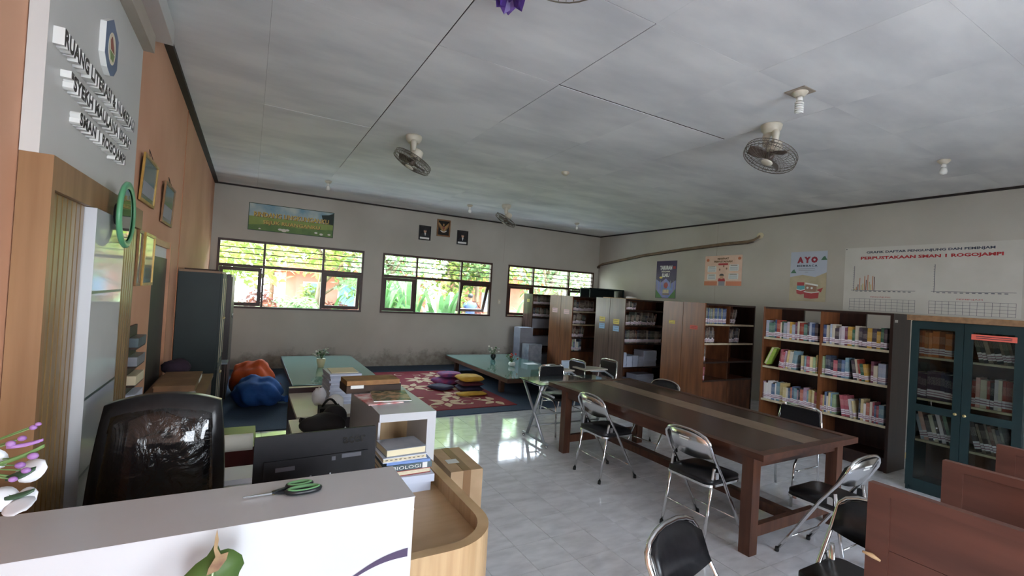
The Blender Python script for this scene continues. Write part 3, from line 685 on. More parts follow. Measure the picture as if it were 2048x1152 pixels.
# ------------------------------------------------------------------ reception desk
def build_reception():
    t = thing('reception_desk', 'white and birch reception desk with a raised counter and curved corner', 'desk', (0, 1.39, 0))
    # local y = world y - 1.39
    c = MB().box(-.655, .48, 0, .262, .0, 1.08).build('counter_body', 'white_gloss', t, .003)
    B('counter_top', 'counter_top', -.655, .482, -.001, .264, 1.08, 1.083, t)
    # dark swoosh printed on the front
    e = MB(); pts = []
    for i in range(13):
        u = i/12; x = .30+.168*u; z = .872+.043*u+.012*math.sin(u*3.1); w = .004+.009*u
        pts.append((x, z, w))
    for (x, z, w), (x2, z2, w2) in zip(pts, pts[1:]): e.poly([(x, -.0015, z-w), (x2, -.0015, z2-w2), (x2, -.0015, z2+w2), (x, -.0015, z+w)])
    e.build('printed_emblem', 'emblem_dark', t)
    # curved birch wing: outer outline in plan
    yo = -1.39
    outer = [(.482, .13)]+arc(.70, .13+.246-.0, .246, -90, 0, 12)+[(.946, 1.86)]
    outer = [(.482, .195)]+[(.70+.246*math.cos(R_(a)), .441+.246*math.sin(R_(a))) for a in range(-90, 1, 9)]+[(.946, 1.13)]
    inner = [(.482, .24)]+[(.70+.2*math.cos(R_(a)), .441+.2*math.sin(R_(a))) for a in range(-90, 1, 9)]+[(.90, 1.13)]
    b = MB()
    for i in range(len(outer)-1):
        o0, o1, i0, i1 = outer[i], outer[i+1], inner[i], inner[i+1]
        V = lambda p, z: (p[0], p[1], z)
        b.poly([V(o0, 0), V(o1, 0), V(o1, .77), V(o0, .77)]); b.poly([V(i0, 0), V(i1, 0), V(i1, .77), V(i0, .77)]); b.poly([V(o0, .77), V(o1, .77), V(i1, .77), V(i0, .77)], 1); b.poly([V(o0, 0), V(o1, 0), V(i1, 0), V(i0, 0)])
    b.poly([(outer[0][0], outer[0][1], 0), (inner[0][0], inner[0][1], 0), (inner[0][0], inner[0][1], .77), (outer[0][0], outer[0][1], .77)]); b.poly([(outer[-1][0], outer[-1][1], 0), (inner[-1][0], inner[-1][1], 0), (inner[-1][0], inner[-1][1], .77), (outer[-1][0], outer[-1][1], .77)])
    bmesh.ops.remove_doubles(b.bm, verts=b.bm.verts, dist=.0001)
    b.build('curved_rim', ['birch', 'birch_rim'], t)
    poly = inner+[(.48, 1.13), (.48, .24)][::1]
    poly = [(.484, .262)]+inner[1:]+[(.484, 1.13)]
    MB().prism(poly, .68, .705).build('work_surface', 'birch_top', t)
    B('work_surface', 'birch_top', -.45, .482, .264, .62, .68, .705, t)
    B('modesty_panel', 'birch', .46, .482, .62, 1.12, 0, .68, t)
    # white box over the back end of the wing, open to the front
    x0, x1, y0, y1, H = .645, .962, 1.115, 1.90, 1.035
    B('box_top', 'counter_top', x0, x1, y0, y1, H, H+.003, t); B('box_top_edge', 'white_gloss', x0, x1, y0, y1, H-.04, H, t, .002)
    B('box_side', 'white_gloss', x1-.05, x1, y0, y1, 0, H-.04, t, .002); B('box_side', 'white_gloss', x0, x0+.012, y0+.02, y1, .5, H-.04, t)
    B('box_back', 'birch', x0+.012, x1-.05, y0+.36, y0+.38, .5, H-.04, t); B('box_shelf', 'birch', x0+.012, x1-.05, y0+.02, y0+.36, .68, .70, t)
    return t
mat('emblem_dark', S(70, 56, 84), rough=.4)
mat('birch_rim', S(202, 170, 128), S(178, 145, 105), rough=.4, scale=5)
build_reception()

# scissors, papers and book stack on the desk
mat('scissor_green', S(110, 164, 112), rough=.4); mat('scissor_black', S(28, 32, 36), rough=.35)
def build_scissors():
    t = thing('scissors', 'scissors with green and black handles lying on the white counter', 'scissors', (.118, 1.552, 1.0835), R_(4))
    for k, s in ((0, 1), (1, -1)):
        z = .003+.003*k
        MB().prism([(-.02, s*.006), (-.098, s*.001), (-.1, -s*.0005), (-.02, -s*.004)], z, z+.002).build('blade', 'steel', t)
        MB().prism([(-.024, s*-.002), (-.024, s*.009), (.03, -s*.012), (.03, -s*.024)], z-.001, z+.005).build('shank', 'scissor_black', t)
    for (cx, cy, rx, ry) in ((.055, .024, .034, .016), (.06, -.02, .046, .019)):
        pts = [(cx+rx*math.cos(R_(a)), cy+ry*math.sin(R_(a)), .0085) for a in range(0, 360, 20)]
        h = MB().tube(pts, .0075, 8, closed=True).build('handle', 'scissor_black', t)
        MB().tube([(cx+rx*.93*math.cos(R_(a)), cy+ry*.9*math.sin(R_(a)), .0115) for a in range(0, 360, 20)], .006, 8, closed=True).build('handle_grip', 'scissor_green', h)
    MB().lathe([(.004, 0), (.004, .011)], 10, c=(-.02, 0, 0)).build('pivot', 'brass', t)
build_scissors()
mat('bk_grey', S(150, 152, 158), S(120, 126, 134), rough=.3, scale=9); mat('bk_cream', S(226, 214, 180), rough=.6); mat('bk_slate', S(74, 88, 96), S(92, 108, 112), rough=.35, scale=12); mat('bk_red', S(150, 44, 44), rough=.4); mat('bk_bluewhite', S(206, 214, 232), rough=.4); mat('bk_blue', S(120, 150, 206), rough=.4)
def flat_book(name, label, x, y, z, w, d, h, cover, rz=0, spine=None, group='books piled on the reception desk', pages='pages', wave=0):
    t = thing(name, label, 'book', (x, y, z), rz, group)
    B('cover', cover, -w/2, w/2, -d/2, d/2, 0.0004, .003, t); B('cover', cover, -w/2, w/2, -d/2, d/2, h-.003, h, t)
    B('page_block', pages, -w/2+.003, w/2-.003, -d/2+(.002 if spine else .004), d/2-.003, .003, h-.003, t)
    if spine:
        B('spine', spine, -w/2, w/2, -d/2-.003, -d/2+.002, .0004, h, t)
    return t
def build_desk_books():
    z = .705; x, y = .735, 2.36
    flat_book('white_book', 'thick white bound book at the bottom of the reception desk pile', x+.0, y, z, .25, .2, .05, 'bk_bluewhite', 0, 'bk_bluewhite'); z += .0505
    flat_book('white_book', 'wide white bound book sticking out of the reception desk pile', x+.02, y-.01, z, .24, .21, .038, 'bk_bluewhite', R_(-3), 'bk_bluewhite'); z += .0385
    flat_book('red_book', 'red hardcover book with cream pages in the reception desk pile', x, y, z, .24, .2, .026, 'bk_red', R_(2)); z += .0265
    t = flat_book('biology_textbook', 'slate textbook reading BIOLOGI on its spine in the desk pile', x, y, z, .25, .195, .03, 'bk_slate', R_(1), 'bk_slate')
    tx = text('spine_title', 'BIOLOGI', 'paper_white', t, 0, 0, 0, width=.14, size=.03, height=.016); tx.matrix_basis = Matrix.Translation((-.075, -.1008, .007)) @ Matrix.Rotation(math.pi/2, 4, 'X')
    B('spine_sticker', 'paper_white', .075, .1, -.1009, -.1004, .002, .029, t); z += .0305
    flat_book('blue_book', 'thin pale blue book above the BIOLOGI textbook', x+.01, y, z, .22, .19, .014, 'bk_blue', R_(-2), 'bk_blue'); z += .0145
    t = flat_book('notched_book', 'white spiral-punched exercise book in the reception desk pile', x-.015, y, z, .225, .19, .024, 'bk_bluewhite', R_(2))
    for i in range(9): B('punch_mark', 'ink', -.1+.023*i, -.088+.023*i, -.0954, -.0949, .011, .014, t)
    z += .0245
    flat_book('grey_book', 'grey covered thick book with cream pages on top of the reception desk pile', x-.01, y, z, .205, .17, .036, 'bk_grey', R_(4), pages='bk_cream')
    # loose plastic sleeve and pens
    t = thing('plastic_sleeve', 'clear plastic pouch lying on the birch desk surface', 'pouch', (.66, 2.1, .705), R_(20))
    MB().box(-.05, .05, -.04, .04, .0004, .004).build('sleeve', 'paper_white', t, .002); MB().tube([(-.04, 0, .008), (.04, .01, .008)], .004, 8).build('pen', 'scissor_black', t)
    # magazines and wrapped parcel on the white box
    z = 1.0385
    t = thing('magazine', 'magazine with red and white cover under the glossy one on the white desk box', 'magazine', (.72, 2.86, z), R_(6)); B('cover', 'mag_red', -.105, .105, -.14, .14, .0004, .006, t)
    t = thing('magazine', 'glossy magazine with a colourful picture on the white desk box', 'magazine', (.80, 2.89, z+.0065), R_(-8)); B('pages', 'paper_white', -.11, .11, -.14, .14, .0004, .005, t); B('cover', 'mag_photo', -.11, .11, -.14, .14, .005, .006, t)
    t = thing('brown_parcel', 'brown paper parcel with torn dark edges on the white desk box', 'parcel', (.735, 3.14, z), R_(3))
    fn = lambda d: 1+.05*math.sin(9*d.x+2*d.y)
    MB().box(-.175, .175, -.09, .1, .0004, .045).build('folded_paper', 'bag_dark', t, .01); MB().box(-.17, .17, -.075, .1, .045, .075).build('wrapping', 'kraft', t, .012, 2); B('paper_tag', 'paper_white', -.15, -.07, -.093, -.088, .03, .05, t)
mat('mag_red', S(190, 60, 60), S(236, 230, 226), rough=.3, scale=14); mat('mag_photo', S(70, 92, 60), S(176, 140, 110), rough=.25, scale=16, detail=3, lo=.4, hi=.6)
mat('kraft', S(158, 112, 60), S(132, 90, 46), rough=.6, scale=12, bump=.2); mat('bag_dark', S(66, 44, 30), S(46, 32, 24), rough=.7, scale=9)
build_desk_books()

def build_monitor():
    mat('plastic_black', S(18, 18, 23), S(22, 22, 27), rough=.6, scale=30, spec=.3); mat('logo_black', S(12, 12, 13), rough=.15)
    t = thing('monitor', 'black desktop monitor seen from behind on the reception desk', 'monitor', (.29, 2.02, .705), R_(4))
    mx = Matrix.Rotation(R_(-6), 4, 'X')
    b = MB().box(-.235, .235, 0, .022, .12, .405, 0, mx).build('housing', 'plastic_black', t, .005)
    MB().box(-.2, .2, -.012, 0, .17, .31, 0, mx).build('rear_bulge', 'plastic_black', t, .008, 2)
    MB().box(-.225, .225, .022, .024, .135, .395, 0, mx).build('screen', 'logo_black', t)
    l = text('logo', 'acer', 'logo_black', b, 0, 0, 0, width=.095, size=.05, bold=.0012); l.matrix_basis = mx @ Matrix.Translation((.095, -.0015, .345)) @ Matrix.Rotation(math.pi/2, 4, 'X')
    for x in (-.03, .045): MB().lathe([(.004, 0), (.004, .003)], 8, mx=mx @ Matrix.Translation((x, -.012, .235)) @ Matrix.Rotation(math.pi/2, 4, 'X')).build('screw', 'steel', t)
    for x0, x1, z in ((-.16, -.09, .268), (.05, .065, .285), (.09, .17, .29)): MB().box(x0, x1, -.0126, -.012, z, z+.016, 0, mx).build('rating_label', 'label_faint', t)
    MB().tube([(0, .0, .01), (0, -.01, .2)], .022, 10).build('stand_neck', 'plastic_black', t); MB().prism(rrect(-.11, .11, -.08, .08, .03), .0005, .01).build('stand_base', 'plastic_black', t)
mat('label_faint', S(80, 82, 92), rough=.5)
build_monitor()

# ------------------------------------------------------------------ office chair behind the counter
def plastic_wrap():
    m = mat('wrapped_vinyl', S(18, 18, 21), rough=.1, coat=1, bump=.8, scale=8, stretch=(1, 1, 1), detail=5)
    m.node_tree.nodes['Principled BSDF'].inputs['Coat Roughness'].default_value = .04
    for n in m.node_tree.nodes:
        if n.type == 'BUMP': n.inputs['Distance'].default_value = .022
        if n.type == 'TEX_NOISE': n.inputs['Distortion'].default_value = 1.6
plastic_wrap()
def build_office_chair():
    t = thing('office_chair', 'black padded office chair with back still wrapped in plastic', 'chair', (-.285, 2.32, 0), R_(-3))
    # tall back: rounded trapezoid outline, bulging
    def back(k, y, th, mname, nm, puff, rows=10, cols=12):
        b = MB(); g = [[], []]
        for side in (0, 1):
            for i in range(rows+1):
                v = i/rows; row = []
                for j in range(cols+1):
                    u = -1+2*j/cols
                    # superellipse mapped square
                    uu = u*math.sqrt(max(0, 1-.13*(2*v-1)**2)); vv = (2*v-1)*math.sqrt(max(0, 1-.2*u*u))
                    wz = .218-.018*vv; x = uu*wz*k*1.06; z = .86+vv*.355*k
                    bul = puff*(1-u**4)*(1-(2*v-1)**4)
                    lean = (z-.55)*.10
                    row.append(b.bm.verts.new((x, y+lean+(-bul if side == 0 else th+bul*.5), z)))
                g[side].append(row)
        for side in (0, 1):
            for i in range(rows):
                for j in range(cols):
                    a = g[side]; f = b.bm.faces.new((a[i][j], a[i][j+1], a[i+1][j+1], a[i+1][j])); f.smooth = True
        rim = lambda a: [a[0][j] for j in range(cols+1)]+[a[i][cols] for i in range(1, rows+1)]+[a[rows][j] for j in range(cols-1, -1, -1)]+[a[i][0] for i in range(rows-1, 0, -1)]
        r0, r1 = rim(g[0]), rim(g[1]); n = len(r0)
        for i in range(n): f = b.bm.faces.new((r0[i], r0[(i+1) % n], r1[(i+1) % n], r1[i])); f.smooth = True
        return b.build(nm, mname, t)
    back(1.0, .03, .06, 'black_vinyl', 'backrest', .03)
    p = back(.86, .018, .03, 'wrapped_vinyl', 'wrapped_pad', .034, 16, 18)
    MB().prism(rrect(-.25, .25, -.46, .03, .08, 6), .44, .53).build('seat', 'black_vinyl', t, .03, 3, True)
    for s in (-1, 1):
        MB().tube([(s*.235, -.3, .68), (s*.24, -.1, .69), (s*.235, .04, .66)], .022, 8).build('armrest', 'rubber', t); MB().tube([(s*.225, -.25, .46), (s*.235, -.22, .67)], .016, 8).build('arm_post', 'rubber', t)
    MB().tube([(0, -.2, .12), (0, -.2, .44)], .028, 12).build('gas_lift', 'steel', t)
    for i in range(5):
        a = R_(72*i+18); q = (.235*math.cos(a), -.2+.235*math.sin(a)); l = MB().tube([(0, -.2, .12), (q[0], q[1], .075)], [.026, .016], 8).build('base_arm', 'rubber', t)
        MB().ball((q[0], q[1], .03), .0295, 10, 6).build('caster', 'rubber', l)
build_office_chair()

# ------------------------------------------------------------------ backdrop panel with the raised lettering
mat('letter_black', S(40, 36, 34), rough=.35); mat('letter_white', S(226, 224, 218), rough=.4); mat('backdrop_white', S(202, 199, 194), S(196, 193, 188), rough=.5, scale=1.5); mat('backdrop_side', S(202, 199, 194), rough=.5)
mat('crest_blue', S(92, 116, 146), S(80, 100, 130), rough=.3, scale=6); mat('crest_cream', S(220, 208, 184), rough=.4); mat('crest_brown', S(150, 84, 66), rough=.4); mat('crest_green', S(120, 140, 84), rough=.4)
mat('soffit', S(176, 164, 148), S(160, 148, 132), rough=.5, scale=2); mat('mirror_green', S(92, 160, 116), rough=.3); mat('mirror_glass', S(210, 225, 220), rough=.03, metal=1)
def build_backdrop():
    y0, y1 = 2.06, 3.42
    t = thing('backdrop_panel', 'tall wooden and white backdrop panel with raised black lettering on the orange wall', 'panel', (XL+.003, y0, 0)); W = y1-y0; xw = .047
    MB().box(0, xw, 0, W, 2.085, 3.0).build('upper_board', 'backdrop_white', t)
    # fine white return on the near side
    B('upper_return', 'backdrop_side', 0.0, xw, -.002, 0, 2.085, 3.0, t)
    B('top_beam', 'soffit', 0, .099, 0, W+.0, 3.0, 3.1, t, .003); B('top_soffit', 'backdrop_side', 0, .105, -.3, W+.58, 3.3, 3.43, t)
    B('side_post', 'panel_wood', 0, .083, 0, .028, 0, 2.085, t, .002); B('side_post', 'panel_wood', 0, .06, W+.06, W+.09, 0, 2.0, t, .002)
    B('fascia', 'panel_wood', .06, .083, .028, W+.09, 1.975, 2.085, t, .002)
    B('backing', 'slat_gap', 0, .045, .028, W+.06, 0, 1.975, t)
    for a, b in ((.03, .44), (.96, W+.055)):
        n = int((b-a)/.05)
        for i in range(n):
            u = a+i*(b-a)/n; B('slat', 'slat_wood', .045, .063, u+.003, u+(b-a)/n-.010, 0, 1.973, t, .003)
    c = B('centre_panel', 'gloss_panel', .045, .098, .45, .95, 0, 1.973, t, .002); B('centre_edge', 'white_gloss', .045, .1, .444, .45, 0, 1.973, t)
    for z in (1.62, 1.18, .86): B('groove_line', 'gloss_line', .098, .0985, .452, .948, z, z+.012, c)
    # raised lettering
    for s, ya, yb, za, zb in (('RUANG LITERASI & NUMERASI', 2.098, 3.165, 2.459, 2.518), ('"SYEKH MAULANA ISHAK"', 2.184, 3.119, 2.35, 2.406), ('SMAN 1 ROGOJAMPI', 2.304, 3.026, 2.241, 2.303)):
        me = text_mesh(s, .1, .5, .005, 1.04, res=3); xs = [v.co.x for v in me.vertices]; ys = [v.co.y for v in me.vertices]; zs = [v.co.z for v in me.vertices]
        bm = bmesh.new(); bm.from_mesh(me); bmesh.ops.remove_doubles(bm, verts=bm.verts, dist=1e-5)
        for v in bm.verts:
            u = (v.co.x-min(xs))/(max(xs)-min(xs)); w = (v.co.y-min(ys))/(max(ys)-min(ys)); d = (v.co.z-min(zs))/(max(zs)-min(zs))
            v.co = (xw+.0005+d*.03, ya-y0+u*(yb-ya), za+w*(zb-za))
        bm.normal_update()
        seen = set()
        for v in list(bm.verts):
            if v in seen: continue
            isl = []; st = [v]; seen.add(v)
            while st:
                q = st.pop(); isl.append(q)
                for e in q.link_edges:
                    o = e.other_vert(q)
                    if o not in seen: seen.add(o); st.append(o)
            idx = {q: i for i, q in enumerate(isl)}; fs = {f for q in isl for f in q.link_faces}
            lm = bpy.data.meshes.new('letter'); fl = list(fs); lm.from_pydata([q.co[:] for q in isl], [], [[idx[q] for q in f.verts] for f in fl])
            lm.materials.append(M['letter_white']); lm.materials.append(M['letter_black'])
            for i, f in enumerate(fl): lm.polygons[i].material_index = 1 if min(q.co.x for q in f.verts) > xw+.027 else 0
            link('letter', lm, t)
        bm.free()
    # crest: blue pentagon shield with a cream oval
    cy, cz = 2.69-y0, 2.706; k = .112
    def plate(poly, x0, x1, m1, m2, nm, par):
        b = MB(); mx = Matrix(((0, 0, 1, 0), (1, 0, 0, cy), (0, 1, 0, cz), (0, 0, 0, 1))); b.prism(poly, x0, x1, 0, mx, 1); return b.build(nm, [m1, m2], par)
    sh = [(0, 1.12*k), (.92*k, .62*k), (.92*k, -.55*k), (.5*k, -.95*k), (0, -1.12*k), (-.5*k, -.95*k), (-.92*k, -.55*k), (-.92*k, .62*k)]
    e = plate(sh, xw+.0005, xw+.022, 'crest_blue', 'letter_white', 'crest', t)
    plate([(.5*k*math.cos(R_(a)), -.05*k+.62*k*math.sin(R_(a))) for a in range(0, 360, 15)], xw+.022, xw+.0235, 'crest_cream', 'crest_cream', 'crest_oval', e)
    plate([(-.1*k, .4*k), (.18*k, .1*k), (.3*k, -.15*k), (-.2*k, -.12*k), (-.3*k, .2*k)], xw+.0235, xw+.0245, 'crest_brown', 'crest_brown', 'crest_bird', e); plate([(-.34*k, -.2*k), (.34*k, -.2*k), (.2*k, -.5*k), (-.2*k, -.5*k)], xw+.0235, xw+.0245, 'crest_green', 'crest_green', 'crest_book', e)
    # round mirror with green rim standing off the panel
    m = thing('round_mirror', 'round mirror with a thick green plastic rim on the wooden backdrop', 'mirror', (XL+.1035, 2.80, 1.985)); r = .15; mx = Matrix.Rotation(math.pi/2, 4, 'Y')
    MB().lathe([(.05, .0005), (.05, .03)], 16, mx=mx).build('mount', 'rubber', m); MB().lathe([(r-.028, .03), (r-.005, .028), (r+.006, .036), (r+.004, .046), (r-.012, .05), (r-.028, .044)], 32, mx=mx, caps=False).build('rim', 'mirror_green', m); MB().lathe([(r-.026, .032), (r-.026, .04)], 32, mx=mx).build('mirror_face', 'mirror_glass', m)
mat('gloss_line', S(70, 86, 80), rough=.3)
build_backdrop()

# ------------------------------------------------------------------ carrels at the right
def build_carrels():
    for i, x in enumerate((2.06, 2.72, 3.38)):
        lab = ['nearest to the lone folding chair', 'between two other carrel panels', 'closest to the green cabinet'][i]
        t = thing('carrel_panel', 'tall reddish brown wooden carrel partition, %s' % lab, 'partition', (x, .862, 0), R_([0, 0, 0][i]), 'wooden study carrels')
        H = 1.1; Ln = .75
        B('stile', 'carrel_wood', 0, .035, -.07, 0, 0, H, t, .003); B('stile', 'carrel_wood', 0, .035, -Ln, -Ln+.07, 0, H, t, .003)
        k = 5
        for j in range(k): B('plank', 'carrel_wood', .006, .029, -Ln+.07, -.07, .12+j*(H-.155)/k+.001, .12+(j+1)*(H-.155)/k-.001, t, .0015)
        B('top_rail', 'carrel_wood', 0, .035, -Ln+.07, -.07, H-.034, H, t, .003); B('bottom_rail', 'carrel_wood', 0, .035, -Ln+.07, -.07, .06, .12, t, .003)
        if i == 0: MB().tube([(-.02, -.0, .845), (-.004, -.025, .838), (0, -.05, .83)], [.004, .009, .004], 6).build('broken_edge', 'birch', t); B('scratch', 'paper_white', -.001, 0, -.33, -.326, .84, .875, t)
        if i < 2: B('desk_board', 'carrel_wood', .036, .659, -Ln, -.3, .7, .725, t, .003)
build_carrels()
# ------------------------------------------------------------------ carpet, rug, low tables
mat('carpet_blue', S(58, 76, 98), S(46, 62, 82), rough=.95, scale=120, detail=2, bump=.3); mat('rug_red', S(140, 26, 34), S(118, 20, 28), rough=.95, scale=90, detail=2, bump=.2); mat('rug_cream', S(218, 188, 152), S(196, 160, 126), rough=.95, scale=60)
mat('glass_green', S(112, 150, 136), S(100, 138, 126), rough=.04, scale=1.5, coat=.5); mat('low_wood', S(96, 66, 48), S(74, 50, 36), rough=.45, scale=4, stretch=(3, 1, 5)); mat('low_dark', S(44, 34, 34), S(34, 26, 26), rough=.5, scale=4)
def build_rugs():
    c = tag(B('carpet', 'carpet_blue', XL+.01, 4.95, 5.99, YB-.03, .0002, .011, None, .003), 'dark blue fitted carpet in front of the windows', 'carpet')
    t = thing('floral_rug', 'red rug with large cream flowers lying on the blue carpet', 'rug', (1.75, 6.27, .0112)); W, Ln = 1.98, 3.1
    B('rug_pile', 'rug_red', 0, W, 0, Ln, 0, .008, t, .003)
    z = .0092; rn = random.Random(3)
    def petal(x, y, a, l, w):
        pts = []
        for i in range(13):
            u = i/12; pts.append((u*l, w*math.sin(math.pi*u**.75)))
        pts += [(p[0], -p[1]) for p in pts[-2:0:-1]]
        P = [(x+p[0]*math.cos(a)-p[1]*math.sin(a), y+p[0]*math.sin(a)+p[1]*math.cos(a)) for p in pts]
        if all(.02 < q[0] < W-.02 and .02 < q[1] < Ln-.02 for q in P): MB().poly([(q[0], q[1], z+rn.uniform(0, .0006)) for q in P]).build('petal_motif', 'rug_cream', t)
    def curl(x, y, a, r, flip=1):
        pts = []; b = MB()
        for i in range(22):
            u = i/21; rr = r*(1-.75*u); th = a+flip*u*5.2; pts.append((x+rr*math.cos(th), y+rr*math.sin(th)))
        for p, q, i in zip(pts, pts[1:], range(99)):
            d = Vector((q[0]-p[0], q[1]-p[1])).normalized(); n = Vector((-d.y, d.x))*(.006+.016*i/21)
            Q = [(p[0]-n.x, p[1]-n.y), (q[0]-n.x, q[1]-n.y), (q[0]+n.x, q[1]+n.y), (p[0]+n.x, p[1]+n.y)]
            if all(.02 < k[0] < W-.02 and .02 < k[1] < Ln-.02 for k in Q): b.poly([(k[0], k[1], z) for k in Q])
        bmesh.ops.remove_doubles(b.bm, verts=b.bm.verts, dist=.012); b.build('curl_motif', 'rug_cream', t)
    for (x, y, a0, n, l) in ((.98, .42, .3, 6, .26), (1.75, .32, .6, 6, .24), (1.28, .85, .9, 7, .27), (.45, .75, .2, 6, .26), (1.5, 1.45, .4, 6, .26), (.8, 1.6, .1, 6, .27), (1.15, 2.2, .7, 7, .27), (.4, 2.5, .2, 6, .26), (1.6, 2.65, .5, 6, .26), (.25, 1.5, .4, 5, .22)):
        for k in range(n): petal(x+.05*math.cos(a0+k*2*math.pi/n), y+.05*math.sin(a0+k*2*math.pi/n), a0+k*2*math.pi/n, l, .06)
    for (x, y, a, r, f) in ((1.3, .3, 1, .15, 1), (1.5, .52, 2.4, .13, -1), (.72, .22, .2, .12, 1), (1.05, 1.3, 0, .15, 1), (1.75, 1.0, 3, .14, -1), (.5, 1.15, 1.4, .13, 1), (1.3, 1.8, 2, .14, 1), (.6, 2.05, .5, .13, -1), (1.75, 2.1, 2.8, .13, 1), (.9, 2.75, .4, .14, 1), (1.2, 2.65, 2, .12, -1), (.2, .3, .4, .11, 1)):
        curl(x, y, a, r, f)
    def low_table(label, x0, x1, y0, y1, H, frame, z0):
        t = thing('low_table', label, 'table', (x0, y0, z0)); W, Ln = x1-x0, y1-y0; H -= z0
        B('glass_top', 'glass_green', .006, W-.006, .006, Ln-.006, H-.01, H, t, .002)
        B('frame_board', frame, 0, W, 0, Ln, H-.08, H-.0105, t, .004)
        for x in (.12, W-.2):
            for y in (.45, Ln-.3): MB().prism([(0, 0), (.08, 0), (.08, .08), (0, .08)], 0, H-.08, mx=Matrix.Translation((x, y, 0))).build('leg', frame, t, .004)
        for y in (.47, Ln-.28): B('brace', frame, .2, W-.2, y, y+.04, H-.16, H-.1, t)
        return t
    low_table('low green glass topped table under the banner wall, with a dark frame', .58, 1.81, 6.88, 9.58, .335, 'low_dark', .0112)
    low_table('low green glass topped table with brown wooden legs near the bookshelves', 3.78, 5.3, 6.71, 9.5, .335, 'low_wood', .0112)
build_rugs()

# ------------------------------------------------------------------ soft things on the carpet
mat('beanbag_orange', S(216, 92, 34), S(188, 74, 26), rough=.85, scale=5, bump=.25); mat('beanbag_blue', S(44, 96, 168), S(32, 72, 132), rough=.85, scale=5, bump=.25)
mat('cush_yellow', S(214, 170, 66), S(196, 150, 52), rough=.9, scale=8, bump=.2); mat('cush_maroon', S(84, 30, 40), rough=.9); mat('cush_purple', S(92, 56, 112), S(150, 60, 100), rough=.9, scale=9); mat('cush_dark', S(50, 44, 70), S(40, 36, 56), rough=.9, scale=9)
def beanbag(label, m, x, y, rx, ry, h, rz, seed):
    t = thing('beanbag', label, 'beanbag', (x, y, .0112), rz); rn = random.Random(seed); ph = [rn.uniform(0, 6.3) for _ in range(6)]
    def fn(d): return 1+.07*math.sin(3*d.x*2+ph[0])+.06*math.sin(7*d.y+ph[1]+3*d.z)+.04*math.sin(11*d.x+5*d.z+ph[2])+.03*math.sin(14*d.y-6*d.x+ph[3])
    b = MB().ball((0, 0, h*.5), (rx, ry, h*.62), 36, 22, fn=fn)
    for v in b.bm.verts:
        if v.co.z < .004: v.co.z = .0005+.0*v.co.z
        if v.co.x > rx*.4: v.co.z -= max(0, (v.co.x-rx*.4))*.35*(v.co.z/h); 
    b.build('bag', m, t)
    MB().tube([(rx*.75, 0, h*.25), (rx*1.08, .02, h*.18), (rx*1.2, .0, h*.2)], [.06, .035, .05], 10).build('knotted_corner', m, t)
    return t
beanbag('slumped orange beanbag behind the blue one on the carpet', 'beanbag_orange', .14, 8.12, .3, .36, .42, R_(-12), 2)
beanbag('crumpled blue beanbag on the carpet beside the low glass table', 'beanbag_blue', .18, 7.28, .31, .34, .34, R_(-10), 5)
def cushion(label, m, x, y, z, w, d, h, rz, cat='cushion'):
    t = thing('cushion', label, cat, (x, y, z), rz, 'cushions heaped on the red rug'); n = 12; b = MB(); g = [[], []]
    for s in (0, 1):
        for i in range(n+1):
            row = []
            for j in range(n+1):
                u, v = -1+2*i/n, -1+2*j/n; k = (1-u**4)*(1-v**4); pin = 1-.06*(1-abs(u))*0
                zz = h/2+(1 if s else -1)*h/2*(k**.5)*(1+.05*math.sin(5*u+3*v)) ; row.append(b.bm.verts.new((u*w/2*(1-.05*v*v), v*d/2*(1-.05*u*u), max(.0004, zz))))
            g[s].append(row)
    for s in (0, 1):
        for i in range(n):
            for j in range(n): b.bm.faces.new((g[s][i][j], g[s][i+1][j], g[s][i+1][j+1], g[s][i][j+1])).smooth = True
    bmesh.ops.remove_doubles(b.bm, verts=b.bm.verts, dist=.0003); b.build('cover', m, t)
zr = .0216
cushion('flat yellow cushion lying on the rug in front of the pile', 'cush_yellow', 3.3, 7.04, zr, .52, .2, .05, R_(-4))
for i, (m, l) in enumerate((('cush_dark', 'dark grey cushion at the bottom of the yellow topped pile'), ('cush_maroon', 'maroon cushion in the middle of the yellow topped pile'), ('cush_yellow', 'puffy yellow cushion on top of the cushion pile'))):
    cushion(l, m, 3.42, 7.42, zr+[0, .092, .163][i], .44, .42, [.085, .065, .1][i], R_(-6+3*i))
cushion('purple and pink cushion leaning behind the yellow pile', 'cush_purple', 3.22, 8.0, zr, .46, .42, .12, R_(15)); cushion('purple cushion lying on the purple and pink one', 'cush_purple', 3.3, 8.02, zr+.13, .44, .4, .08, R_(-5))
cushion('dark blue cushion half under the cushion heap', 'cush_dark', 2.98, 7.62, zr, .34, .4, .07, R_(30))

